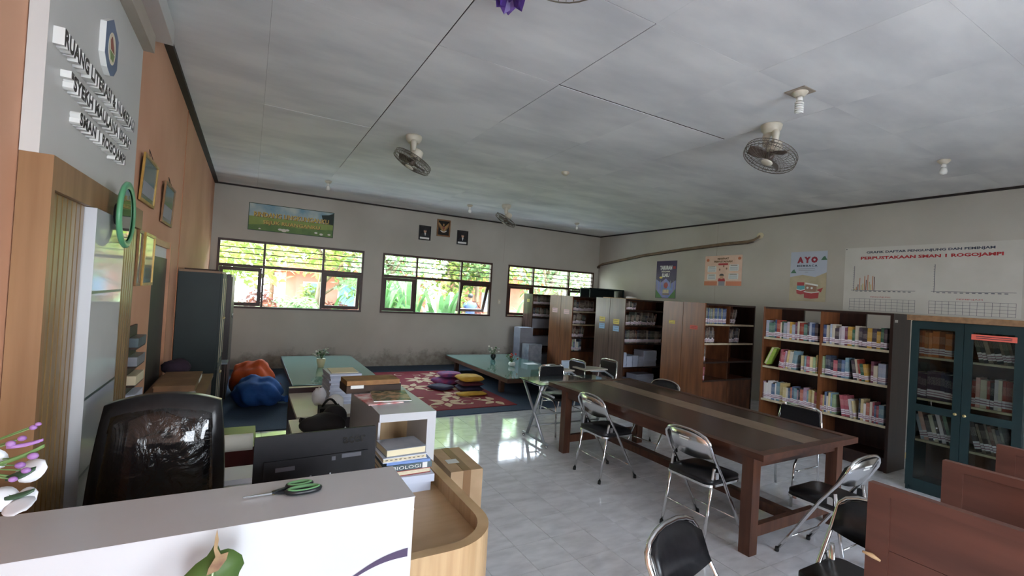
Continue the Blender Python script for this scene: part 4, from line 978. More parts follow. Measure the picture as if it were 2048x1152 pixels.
# ------------------------------------------------------------------ potted flowers on the low tables
mat('leaf_small', S(92, 122, 70), S(64, 96, 50), rough=.6, scale=10); mat('flower_white', S(230, 226, 210), rough=.6); mat('flower_red', S(196, 48, 44), rough=.6); mat('pot_cream', S(214, 204, 160), rough=.5); mat('pot_black', S(26, 28, 28), rough=.3); mat('pot_white', S(232, 232, 226), rough=.3)
def potted(label, x, y, z, pot, fl, prof, seed, s=1.0):
    t = thing('potted_flowers', label, 'plant', (x, y, z)); rn = random.Random(seed)
    MB().lathe([(r*s, h*s) for r, h in prof], 16).build('pot', pot, t); top = prof[-1][1]*s
    lf = MB(); st = MB(); fb = []
    for i in range(26):
        a = rn.uniform(0, 6.28); rr = rn.uniform(.02, .12)*s; hh = top+rn.uniform(.03, .15)*s; p = (rr*math.cos(a), rr*math.sin(a), hh)
        st.tube([(0, 0, top-.02), p], .0025, 5)
        for q in range(3):
            e = rn.uniform(0, 6.28); d = Vector((math.cos(e), math.sin(e), rn.uniform(-.2, .6))).normalized()*.035*s; n = d.cross(Vector((0, 0, 1))).normalized()*.014*s; P = Vector(p); lf.poly([P, P+d*.5+n, P+d, P+d*.5-n])
        if i % 3 == 0: fb.append(p)
    st.build('stems', 'leaf_small', t); lf.build('foliage', 'leaf_small', t)
    for p in fb: MB().ball((p[0], p[1], p[2]+.012), .017*s, 8, 5).build('blossom', fl if rn.random() < .7 else 'leaf_small', t)
potted('white flowers in a cream pot on the dark framed low table', 1.1, 8.256, .3355, 'pot_cream', 'flower_white', [(.045, .0005), (.062, .08), (.07, .13), (.066, .135)], 1, 1.05)
potted('green and white flowers in a black pot on the brown legged low table', 4.55, 8.75, .3355, 'pot_black', 'flower_white', [(.03, .0005), (.05, .03), (.06, .07), (.045, .1), (.05, .11)], 2, 1.0)
potted('red and green flowers in a white bowl on the brown legged low table', 4.5, 7.85, .3355, 'pot_white', 'flower_red', [(.035, .0005), (.07, .03), (.075, .06), (.06, .085)], 3, .95)
tag(B('paper_sheet', 'paper_white', 4.95, 5.2, 7.98, 8.2, .3356, .338), 'white sheet of paper lying on the brown legged low table', 'paper')

# ------------------------------------------------------------------ left side furniture
mat('cab_green_dark', S(22, 40, 40), S(17, 32, 33), rough=.55, scale=3); mat('cupboard_brown', S(52, 36, 30), S(42, 29, 25), rough=.4, scale=3, stretch=(5, 5, .5)); mat('desk_brown', S(142, 104, 72), S(116, 82, 56), rough=.45, scale=3, stretch=(5, 1, 5))
mat('newsprint', S(226, 226, 224), S(120, 122, 132), rough=.8, scale=26, stretch=(1, 3, 1), detail=8, lo=.48, hi=.62); mat('cloth_plum', S(62, 44, 60), S(46, 32, 46), rough=.9, scale=8, bump=.3); mat('metal_top', S(170, 180, 190), rough=.2, metal=.3)
def build_left():
    t = thing('tall_green_cabinet', 'tall dark green cabinet standing against the orange wall', 'cabinet', (XL+.006, 6.0, .0115)); H = 1.75; Dp = .38; W = .95
    B('side_panel', 'cab_green_dark', 0, Dp, 0, .025, .0, H, t, .003); B('side_panel', 'cab_green_dark', 0, Dp, W-.025, W, 0, H, t, .003); B('back_panel', 'cab_green_dark', 0, .015, .025, W-.025, 0.01, H, t)
    B('top_board', 'cab_top', -.0, Dp+.012, -.008, W+.008, H, H+.022, t, .003); B('bottom_board', 'cab_green_dark', .015, Dp, .025, W-.025, .03, .06, t)
    for k in range(2):
        a = .003+k*W/2; b = a+W/2-.006
        for zz0, zz1 in ((.72, H-.005), (.06, .70)):
            d = B('door', 'cab_green_dark', Dp+.001, Dp+.022, a, b, zz0, zz1, t, .004); B('door_moulding', 'shelf_edge', Dp+.022, Dp+.026, a+.05, a+.06, zz0+.05, zz1-.05, d); B('door_moulding', 'shelf_edge', Dp+.022, Dp+.026, b-.06, b-.05, zz0+.05, zz1-.05, d)
            MB().ball((Dp+.035, b-.03 if k == 0 else a+.03, (zz0+zz1)/2 if zz0 > .5 else .6), .014, 10, 6).build('knob', 'brass', d)
    tag(B('roll_of_paper', 'bag_dark', XL+.05, XL+.36, 6.05, 6.3, H+.0345, H+.05), 'thin dark folder lying on top of the tall green cabinet', 'folder')
    # low glass-topped counter and dark cupboard beyond
    t = thing('low_counter', 'low dark counter with shiny metal top beyond the green cabinet', 'counter', (XL+.006, 7.0, .0115))
    B('body', 'cupboard_brown', 0, .44, 0, .28, 0, .60, t, .003); B('metal_top', 'metal_top', 0, .47, -.02, .28, .6, .615, t, .002)
    t = thing('dark_cupboard', 'dark brown cupboard behind the tall green cabinet', 'cupboard', (XL+.006, 7.32, .0115)); B('body', 'cupboard_brown', 0, .44, 0, 1.4, 0, 1.755, t, .004)
    for k in range(2):
        d = B('door', 'cupboard_brown', .441, .457, .01+k*.69, .69+k*.69, .08, 1.72, t, .003); MB().lathe([(.006, 0), (.03, .006), (.03, .012)], 12, mx=Matrix.Translation((.457, .62+k*.14, 1.15)) @ Matrix.Rotation(math.pi/2, 4, 'Y')).build('handle', 'steel', d)
    # brown side table by the door with newspaper and plum cloth bag
    t = thing('side_table', 'brown wooden side table by the dark door, covered with newspapers', 'table', (XL+.012, 4.15, 0))
    B('top', 'desk_brown', 0, .40, 0, 1.12, .77, .80, t, .003); B('apron', 'desk_brown', .37, .39, .02, 1.1, .6, .77, t)
    for x in (.02, .34):
        for y in (.02, 1.05): B('leg', 'desk_brown', x, x+.05, y, y+.05, 0, .77, t, .003)
    b = thing('storage_box', 'brown cardboard box with a white edge strip on the side table', 'box', (-.48, 4.7, .8), R_(0)); B('body', 'kraft_box', -.11, .15, -.28, .36, .0004, .045, b, .004); B('lid', 'kraft_box', -.115, .155, -.285, .365, .045, .06, b, .004); B('edge_strip', 'paper_white', .156, .158, .0, .28, .02, .05, b)
    n = thing('newspaper', 'folded newspaper hanging over the front of the side table', 'newspaper', (-.5, 4.24, .8045), R_(8)); b = MB()
    for i in range(8):
        z = .003+.006*math.sin(i*.8); z2 = .003+.006*math.sin((i+1)*.8); x0, x1 = -.12+.04*i, -.08+.04*i; b.poly([(x0, -.15, z), (x1, -.15, z2), (x1, .16, z2+.004), (x0, .16, z+.004)]); b.poly([(x0, -.15, z+.003), (x1, -.15, z2+.003), (x1, .16, z2+.007), (x0, .16, z+.007)])
    b.build('printed_sheet', 'newsprint', n)
    tag(MB().ball((-.53, 5.19, .882), (.11, .1, .07), 24, 14, fn=lambda d: 1+.09*math.sin(5*d.x+4*d.y)+.06*math.sin(11*d.y+7*d.z)).build('cloth_bag', 'cloth_plum'), 'crumpled plum coloured cloth bag on the end of the side table', 'bag')
    # magazine rack beside the backdrop
    t = thing('magazine_rack', 'narrow wall rack of stacked magazines beside the wooden backdrop', 'rack', (XL+.004, 3.74, .75)); B('rack_back', 'cupboard_brown', 0, .012, 0, .28, .0, .62, t)
    for k in range(5): s = B('tier', 'cupboard_brown', .012, .06, 0, .28, .12*k, .12*k+.012, t); B('magazines', ['grey_card', 'bk_bluewhite', 'bk_cream', 'bk_grey', 'bk_slate'][k], .014, .065, .01, .27, .12*k+.0125, .12*k+.07, s)
mat('kraft_box', S(140, 104, 72), S(120, 88, 60), rough=.6, scale=7)
build_left()

# ------------------------------------------------------------------ desks behind the reception and what lies on them
def build_back_desks():
    t = thing('cream_desk', 'cream topped desk holding the stack of white books', 'desk', (.35, 3.66, 0)); B('top', 'cream_top', 0, .66, 0, .8, .725, .75, t, .003); B('side_panel', 'purple_brown', .0, .02, .01, .79, 0, .725, t); B('side_panel', 'purple_brown', .64, .66, .01, .79, 0, .725, t); B('back_board', 'purple_brown', 0, .66, .8, .825, 0, .795, t); B('back_ledge', 'cream_top', 0, .66, .797, .83, .795, .802, t)
    t = thing('cream_desk', 'lower cream topped desk behind the monitor with black bags on it', 'desk', (.295, 2.98, 0)); B('top', 'cream_top', 0, .34, 0, .66, .715, .74, t, .003); B('side_panel', 'purple_brown', 0, .02, .01, .65, 0, .715, t); B('side_panel', 'purple_brown', .32, .34, .01, .65, 0, .715, t)
    rn = random.Random(9); t = thing('book_stack', 'tall stack of identical white bound books on the cream desk', 'book stack', (.72, 4.12, .7505), R_(3)); n = 14; h = 0
    for i in range(n):
        th = .0175; B('bound_book', ['paper_blue', 'bk_bluewhite'][i % 2], -.12+rn.uniform(-.008, .008), .13+rn.uniform(-.008, .008), -.16+rn.uniform(-.008, .008), .15+rn.uniform(-.008, .008), h+.0005, h+th-.0008, t); h += th
    tag(B('clear_folder', 'bk_cream', .62, .83, 4.0, 4.24, .7505+h+.0005, .7505+h+.006), 'cream folder lying on top of the white book stack', 'folder')
    tag(MB().lathe([(.055, .0005), (.06, .02), (.058, .1), (.045, .115), (.02, .13)], 20, c=(.62, 3.74, .7502)).build('tissue_roll', 'paper_white'), 'white roll of tissue paper on the cream desk', 'tissue roll')
    tag(MB().ball((.52, 3.9, .835), (.05, .05, .07), 18, 12, fn=lambda d: 1+.16*math.sin(7*d.x+5*d.z)*math.cos(6*d.y)).build('plastic_bag', 'bag_white'), 'crumpled white plastic bag beside the tissue roll', 'bag')
    # black bags on the lower desk
    t = thing('backpack', 'black backpack with a loose strap on the lower cream desk', 'bag', (.47, 3.2, .7402))
    MB().ball((0, 0, .078), (.14, .1, .065), 22, 14, fn=lambda d: 1+.08*math.sin(5*d.x+3*d.y)).build('body', 'bag_black', t); MB().ball((.07, .06, .1), (.08, .08, .08), 16, 10).build('pocket', 'bag_black', t)
    MB().tube([(-.14, .05, .1), (-.09, .06, .085), (-.03, .05, .09), (.02, .03, .1)], .016, 8).build('strap', 'bag_black', t)
    t = thing('handbag', 'dark handbag with a curled handle beside the backpack', 'bag', (.54, 3.48, .7402)); MB().box(-.07, .07, -.06, .06, .0004, .12).build('body', 'bag_black', t, .02, 2); MB().tube([(-.05+.1*i/8, 0, .12+.05*math.sin(math.pi*i/8)) for i in range(9)], .008, 8).build('handle', 'rubber', t)
    # printer-like white paper tray and maroon bench
    t = thing('paper_tray', 'two tier white paper tray beside the office chair', 'paper tray', (-.13, 2.66, .0)); 
    for x in (0, .2):
        for y in (0, .2): MB().tube([(x+.01, y+.01, 0), (x+.01, y+.01, .72)], .008, 8).build('post', 'steel', t)
    for z in (.62, .705): B('tray', 'white_lam', 0, .22, 0, .22, z, z+.012, t, .003)
    B('tray_lip', 'white_lam', 0, .22, -.004, 0, .705, .73, t)
    t = thing('maroon_seat', 'glossy maroon leather bench with its window highlight built as a cream roll on top', 'bench', (-.56, 3.5, 0)); B('body', 'maroon', 0, .66, 0, .5, .05, .62, t, .02, 2); MB().tube([(.02, .03, .645), (.64, .03, .645)], .055, 16).build('highlight_roll', 'cream_top', t)  # cream roll stands in for the window highlight along the bench's rounded top
    for x in (.04, .58):
        for y in (.04, .42): B('foot', 'rubber', x, x+.04, y, y+.04, 0, .05, t)
    # flower pot and snack box behind the monitor
    tag(MB().ball((.58, 3.06, .775), (.05, .045, .034), 16, 10).build('bread_bun', 'bun'), 'pale brown round bun shaped pouch behind the monitor', 'pouch')
    # cardboard box
    t = thing('cardboard_box', 'taped brown cardboard box on the floor behind the curved desk', 'box', (1.47, 3.37, 0), R_(-2)); B('body', 'carton', -.125, .125, -.26, .24, .0005, .42, t, .004)
    B('tape', 'tape_brown', -.03, .03, -.262, .242, .421, .4225, t); B('tape', 'tape_brown', -.03, .03, -.2625, -.261, .2, .421, t); B('paper_slip', 'paper_white', -.09, .0, -.1, -.02, .4226, .424, t)
mat('bag_white', S(236, 236, 240), rough=.4); mat('bag_black', S(24, 22, 24), S(32, 29, 31), rough=.7, scale=14); mat('bun', S(214, 180, 130), rough=.7); mat('carton', S(208, 176, 140), S(192, 160, 124), rough=.75, scale=5); mat('tape_brown', S(150, 112, 74), rough=.3)
build_back_desks()

# ------------------------------------------------------------------ glass table with X legs, lecture chairs, second chair type
mat('silver_paint', S(176, 182, 188), rough=.35, metal=.6); glass('table_glass', (.5, .62, .62, 1)); mat('tablet_top', S(196, 190, 178), S(176, 168, 154), rough=.35, scale=4)
def build_side_desks():
    t = thing('x_leg_table', 'small computer table with silver X shaped legs and dark glass top', 'table', (3.03, 4.4, 0)); W = 1.05
    for x in (0, W):
        MB().tube([(x, .56, .675), (x, .06, .06)], .017, 8).build('x_leg', 'silver_paint', t); MB().tube([(x, .14, .675), (x, .42, .06)], .02, 8).build('x_leg', 'silver_paint', t)
        f = MB().tube([(x, -.02, .05), (x, .52, .05)], .015, 8).build('foot_bar', 'silver_paint', t)
        for y in (.0, .5): MB().ball((x, y, .018), .0175, 8, 6).build('caster', 'steel', f)
        MB().tube([(x, .12, .675), (x, .6, .675)], .013, 8).build('top_bar', 'silver_paint', t)
        MB().tube([(x, -.1, .6), (x, .2, .62)], .012, 8).build('tray_bar', 'silver_paint', t)
    for y, z in ((.3, .3), (.36, .16)): MB().tube([(0, y, z), (W, y, z)], .01, 8).build('cross_bar', 'silver_paint', t)
    MB().prism(rrect(-.05, W+.05, .11, .62, .03), .689, .697).build('glass_top', 'dark_glass', t)
    def lecture(label, x, y, face, side):
        t = thing('lecture_chair', label, 'chair', (0, 0, 0))
        for s in (-1, 1):
            MB().tube([(s*.2, -.24, .0), (s*.2, -.2, .44), (s*.195, -.25, .62), (s*.17, -.27, .8)], .011, 8).build('rear_leg', 'chrome', t)
            MB().tube([(s*.2, .22, .0), (s*.2, .18, .3), (s*.2, .13, .4), (s*.2, .04, .435), (s*.2, -.2, .435)], .011, 8).build('front_leg', 'chrome', t)
            MB().tube([(s*.2, -.22, .2), (s*.2, .19, .2)], .007, 6).build('stretcher', 'chrome', t)
        MB().tube([(-.17, -.27, .8), (-.1, -.282, .815), (.1, -.282, .815), (.17, -.27, .8)], .011, 8).build('top_tube', 'chrome', t)
        MB().prism(rrect(-.2, .2, -.2, .2, .05), .44, .48).build('seat', 'black_vinyl', t, .012, 2, True)
        mx = Matrix.Translation((0, -.262, .67)) @ Matrix.Rotation(R_(82), 4, 'X'); MB().prism(rrect(-.175, .175, -.12, .12, .04), -.012, .012, mx=mx).build('backrest', 'black_vinyl', t, .006, 2)
        MB().tube([(side*.22, -.2, .44), (side*.26, -.12, .6), (side*.27, .05, .69), (side*.26, .3, .7)], .014, 8).build('arm_tube', 'silver_paint', t)
        mx = Matrix.Translation((side*.16, .22, .715)); MB().prism([(side*a, b) for a, b in ((-.17, -.1), (-.02, -.22), (.12, -.22), (.14, .2), (-.17, .2))], -.008, .008, mx=mx).build('writing_tablet', 'tablet_top', t, .003)
        t.location = (x, y, 0); t.rotation_euler = (0, 0, math.atan2(-face[0], face[1])); return t
    lecture('chrome lecture chair with writing tablet just behind the chair at the X-legged table', 4.0, 5.5, (-1, 0), -1)
    lecture('chrome lecture chair with writing tablet, farther along towards the greyish shelf', 4.6, 5.5, (-1, 0), -1)
    # square-backed chair on the far side of the long table
    t = thing('square_back_chair', 'chrome stacking chair with squared black back on the shelf side of the table', 'chair', (4.46, 2.56, 0), math.atan2(1, 0)) 
    for s in (-1, 1):
        MB().tube([(s*.2, -.24, 0), (s*.2, -.2, .44), (s*.2, -.24, .66), (s*.18, -.26, .79), (s*.14, -.265, .808)], .0115, 8).build('rear_leg', 'chrome', t); MB().tube([(s*.2, .2, 0), (s*.2, .17, .36), (s*.2, .12, .425), (s*.2, -.2, .43)], .0115, 8).build('front_leg', 'chrome', t); MB().tube([(s*.2, -.22, .3), (s*.2, .17, .3)], .007, 6).build('stretcher', 'chrome', t)
    MB().tube([(-.14, -.265, .808), (.14, -.265, .808)], .0115, 8).build('top_tube', 'chrome', t); MB().prism(rrect(-.205, .205, -.2, .2, .05), .435, .475).build('seat', 'black_vinyl', t, .012, 2, True)
    mx = Matrix.Translation((0, -.25, .68)) @ Matrix.Rotation(R_(83), 4, 'X'); MB().prism(rrect(-.18, .18, -.12, .115, .03), -.012, .012, mx=mx).build('backrest', 'black_vinyl', t, .006, 2)
mat('dark_glass', S(40, 52, 56), rough=.05, coat=.5)
build_side_desks()
c_ = copy_tree(bpy.data.objects['square_back_chair']); c_.location = (3.58, 4.92, 0); c_.rotation_euler = (0, 0, math.pi); c_['label'] = 'chrome chair with squared black back tucked under the X-legged glass table'

# ------------------------------------------------------------------ boxes by the shelves, steel rack
def build_far_boxes():
    def stack(label, x, y, z, w, d, h, n, m, rz=0):
        t = thing('book_bundle', label, 'book stack', (x, y, z), rz); rn = random.Random(int(x*100))
        for i in range(n): B('bound_book', m, -w/2+rn.uniform(0, .008), w/2-rn.uniform(0, .008), -d/2+rn.uniform(0, .008), d/2-rn.uniform(0, .008), i*h/n+.0006, (i+1)*h/n-.0008, t)
    stack('tall pile of grey wrapped books beside the dark shelf end', 5.74, 9.55, .0, .36, .3, .96, 8, 'grey_card')
    stack('lower pile of reddish grey books in front of the tall grey pile', 5.72, 9.1, .0, .36, .3, .62, 7, 'bk_grey')
    stack('pile of white bound papers standing at the end of the pink labelled shelf', 5.7, 7.5, .0, .34, .34, .46, 9, 'paper_blue'); stack('small pile of white papers beside the larger white pile', 5.41, 7.75, .0, .16, .24, .36, 6, 'paper_white')
    t = thing('steel_rack', 'dark green steel rack rising behind the bookshelves near the window', 'rack', (7.28, 9.06, 0)); W, Dp, H = 1.1, .4, 2.0
    for x in (0, W-.03):
        for y in (0, Dp-.03): B('post', 'cab_green_dark', x, x+.03, y, y+.03, 0, H, t)
    for z in (.2, .7, 1.2, 1.6, 1.98): B('shelf', 'cab_green_dark', 0, W, 0, Dp, z-.01, z+.02, t)
    B('back_sheet', 'cab_green_dark', .03, W-.03, Dp-.012, Dp-.008, .2, H, t)
    for k in range(8): B('side_slat', 'cab_green_dark', W-.004+.0, W, .03+k*.045, .045+k*.045, 1.62, 1.97, t)
    t = thing('flattened_box', 'flattened orange-brown cardboard on top of the greyish brown shelf', 'cardboard', (6.24, 6.85, 1.7655), R_(8)); B('sheet', 'carton', -.2, .3, -.25, .25, .0004, .012, t); MB().tube([(-.05, -.2, .03), (.28, -.16, .03)], .017, 10).build('paper_roll', 'paper_white', t)
build_far_boxes()
# ------------------------------------------------------------------ ceiling fans and lamps
mat('fan_cream', S(222, 214, 196), S(206, 196, 174), rough=.45, scale=6); mat('fan_wire', S(120, 112, 100), rough=.4, metal=.5); mat('fan_blade', S(104, 88, 78), S(88, 74, 66), rough=.4, scale=4); mat('bulb_white', S(238, 236, 228), rough=.25)
def build_fans():
    def fan(label, x, y, n, r=.225, drop=.3):
        t = thing('orbit_fan', label, 'fan', (x, y, ZC), 0, 'ceiling orbit fans')
        MB().lathe([(.09, -.0005), (.095, -.012), (.086, -.05), (.06, -.085)], 20).build('mount_cup', 'fan_cream', t)
        n = Vector(n).normalized(); c = Vector((0, 0, -drop))
        # forked bracket
        a = n.cross(Vector((0, 0, 1))).normalized()
        for s in (-1, 1):
            p = [a*s*.03+Vector((0, 0, -.05)), a*s*.062+Vector((0, 0, -.1)), a*s*.06+Vector((0, 0, -.19))]
            MB().tube(p, [.036, .034, .024], 10).build('bracket_arm', 'fan_cream', t)
        q = n.to_track_quat('Z', 'Y').to_matrix().to_4x4(); mx = Matrix.Translation(c) @ q
        mo = MB().lathe([(.02, -.165), (.055, -.155), (.068, -.11), (.066, -.06), (.05, -.045)], 20, mx=mx).build('motor', 'fan_cream', t)
        # cage: rim rings and radial wires, both faces
        b = MB()
        for rr, zz in ((r, 0), (r*.99, .03), (r*.99, -.03), (r*.62, .058), (r*.62, -.05)): b.tube([mx @ Vector((rr*math.cos(R_(i*12)), rr*math.sin(R_(i*12)), zz)) for i in range(30)], .0035 if rr > r*.9 else .0018, 6, closed=True)
        for i in range(36):
            ca, sa = math.cos(R_(i*10)), math.sin(R_(i*10))
            b.tube([mx @ Vector((rr*ca, rr*sa, zz)) for rr, zz in ((.05, .068), (r*.6, .06), (r*.93, .035), (r, 0), (r*.93, -.033), (r*.6, -.052), (.055, -.06))], .0018, 4, caps=False)
        cg = b.build('wire_cage', 'fan_wire', t)
        MB().lathe([(.052, .066), (.05, .075), (.02, .08), (.0001, .081)], 20, mx=mx).build('cage_cap', 'fan_cream', cg)
        h = MB().lathe([(.02, -.04), (.035, -.03), (.035, .03), (.02, .045)], 14, mx=mx).build('hub', 'fan_blade', t)
        for k in range(3):
            bb = MB(); rows = []
            for i in range(7):
                u = i/6; rad = .03+u*(r*.86-.03); w = .035+.085*math.sin(math.pi*min(1, u*.8+.12)); row = []
                for j in range(5):
                    v = -.5+j/4; th = v*w/rad if rad > .08 else v*w/.08
                    th = max(-.55, min(.55, th)); row.append(bb.bm.verts.new(mx @ Vector((rad*math.cos(th+k*2.094), rad*math.sin(th+k*2.094), v*.045))))
                rows.append(row)
            for p0, p1 in zip(rows, rows[1:]):
                for j in range(4): bb.bm.faces.new((p0[j], p0[j+1], p1[j+1], p1[j])).smooth = True
            o = bb.build('blade', 'fan_blade', t); md = o.modifiers.new('thick', 'SOLIDIFY'); md.thickness = .003
        return t
    # n: direction the fan faces
    def facing(x, y, side, fwd):
        v = Vector((x, y, 0)).normalized(); rt = Vector((v.y, -v.x, 0)); return -Vector((0, 0, 1))*.85-rt*side-v*fwd
    fan('cream ceiling fan with wire cage above the low glass table, tilted to the orange wall', 1.547, 5.272, facing(1.5, 5.2, .42, .02))
    fan('cream ceiling fan with wire cage near the spiral bulb', 4.23, 2.695, facing(4.2, 2.7, .32, .28), .235)
    fan('small looking cream ceiling fan near the windows', 4.315, 8.114, facing(4.3, 8.1, .5, -.04))
    fan('ceiling fan beside the purple paper decoration', 1.13, 1.69, (-.1, -.1, -1), .225, .27)
    def lamp(label, x, y, kind):
        t = thing('ceiling_lamp', label, 'lamp', (x, y, ZC), 0, 'ceiling lamp holders')
        MB().lathe([(.055, -.0005), (.06, -.012), (.045, -.03), (.03, -.045)], 16).build('rose', 'fan_cream', t)
        if kind == 'disc': return
        MB().lathe([(.022, -.045), (.024, -.075), (.018, -.08)], 14).build('socket', 'bulb_white', t)
        if kind == 'spiral':
            pts = [(.026*math.cos(i*.55), .026*math.sin(i*.55), -.085-.0016*i) for i in range(56)]; MB().tube(pts, .0075, 8).build('spiral_tube', 'bulb_white', t)
            B('mount_plate', 'soffit', -.08, .08, -.08, .08, -.008, -.0005, t)
        else: MB().lathe([(.016, -.08), (.03, -.1), (.036, -.13), (.03, -.155), (.001, -.165)], 16).build('bulb', 'bulb_white', t)
    lamp('spiral bulb on a stained square plate beside a ceiling fan', 3.736, 2.158, 'spiral'); lamp('white bulb in its holder above the chart banner', 6.555, 2.181, 'bulb')
    lamp('white bulb in its holder above the green banner', 1.073, 8.547, 'bulb'); lamp('white bulb in its holder above the emblem frame', 3.781, 8.676, 'bulb'); lamp('white bulb in its holder near the corner of window and poster walls', 6.562, 8.793, 'bulb'); lamp('empty round lamp base in the middle of the ceiling', 3.753, 5.362, 'disc')
    # purple crepe decoration
    t = thing('paper_decoration', 'purple crumpled paper decoration hanging from the ceiling', 'decoration', (1.08, 2.13, ZC)); rn = random.Random(4)
    MB().tube([(0, 0, 0), (0, 0, -.12)], .002, 5).build('string', 'paper_white', t); b = MB()
    for i in range(16):
        a = rn.uniform(0, 6.28); e = rn.uniform(-1.2, .6); d = Vector((math.cos(a)*math.cos(e), math.sin(a)*math.cos(e), math.sin(e))); n = d.cross(Vector((.3, .2, 1))).normalized(); c = Vector((0, 0, -.17)); m2 = d.cross(n)
        MB().poly([c, c+d*.07+n*.06, c+d*.13+m2*.02, c+d*.07-n*.06]).build('paper_petal', 'crepe', t)
    MB().ball((0, 0, -.18), .055, 10, 7, fn=lambda d: 1+.2*math.sin(9*d.x+7*d.z)).build('paper_core', 'crepe', t)
mat('crepe', S(98, 66, 150), S(66, 40, 112), rough=.35, scale=14)
build_fans()

# ------------------------------------------------------------------ posters, banner, frames
mat('ban_sky', S(120, 160, 180), S(196, 206, 196), rough=.5, scale=3); mat('ban_grass', S(126, 148, 62), S(150, 166, 80), rough=.5, scale=4); mat('ban_grass2', S(84, 116, 50), S(104, 134, 60), rough=.5, scale=6); mat('ban_tree', S(34, 48, 40), rough=.6); mat('gold_text', S(216, 186, 92), rough=.5); mat('brown_text', S(104, 72, 30), rough=.6); mat('ban_edge', S(40, 70, 50), rough=.6)
mat('poster_purple', S(60, 40, 84), S(50, 32, 72), rough=.4, scale=4); mat('poster_blue', S(110, 130, 196), S(150, 140, 200), rough=.4, scale=6); mat('poster_green', S(96, 140, 84), rough=.5); mat('poster_peach', S(232, 198, 176), S(224, 186, 162), rough=.4, scale=5); mat('poster_orange', S(206, 116, 76), rough=.4); mat('skin_print', S(206, 160, 130), rough=.6); mat('print_grey', S(150, 150, 158), rough=.6)
mat('ayo_bg', S(180, 187, 202), S(188, 194, 206), rough=.4, scale=3); mat('ayo_tan', S(186, 172, 140), S(170, 156, 126), rough=.4, scale=5); mat('ayo_red', S(150, 24, 48), rough=.4); mat('ayo_green', S(64, 110, 84), rough=.4); mat('print_navy', S(44, 52, 74), rough=.5); mat('print_red', S(176, 40, 44), rough=.5); mat('book_red', S(168, 40, 44), rough=.4); mat('teal_print', S(80, 160, 170), rough=.4); mat('brown_print', S(150, 110, 86), rough=.4)
mat('vinyl_white', S(210, 206, 197), S(201, 197, 187), rough=.45, scale=2); mat('gold_frame', S(196, 156, 84), S(168, 128, 62), rough=.35, metal=.4, scale=9); mat('bronze_frame', S(150, 108, 66), S(120, 82, 48), rough=.4, scale=12); mat('black_frame', S(20, 18, 18), rough=.3); mat('photo_dark', S(60, 56, 56), S(44, 42, 44), rough=.2, scale=6); mat('suit', S(28, 28, 34), rough=.3); mat('emblem_gold', S(190, 152, 96), S(164, 124, 72), rough=.4, scale=14); mat('emblem_black', S(22, 16, 14), rough=.3); mat('pic_teal', S(112, 136, 130), S(84, 104, 104), rough=.12, scale=5)
bars = [mat('bar_%d' % i, S(*c), rough=.5) for i, c in enumerate([(190, 170, 80), (180, 110, 60), (90, 60, 60), (190, 120, 90), (150, 150, 90)])]
def R4(p, x0, x1, y0, y1, z, m, nm): return MB().box(x0, x1, y0, y1, z, z+.0008).build(nm, m, p)
def PG(p, pts, z, m, nm): return MB().prism(pts, z, z+.0008).build(nm, m, p)
def ell(cx, cy, rx, ry, n=20, a0=0, a1=360): return [(cx+rx*math.cos(R_(a0+(a1-a0)*i/n)), cy+ry*math.sin(R_(a0+(a1-a0)*i/n))) for i in range(n+(1 if a1-a0 < 360 else 0))]
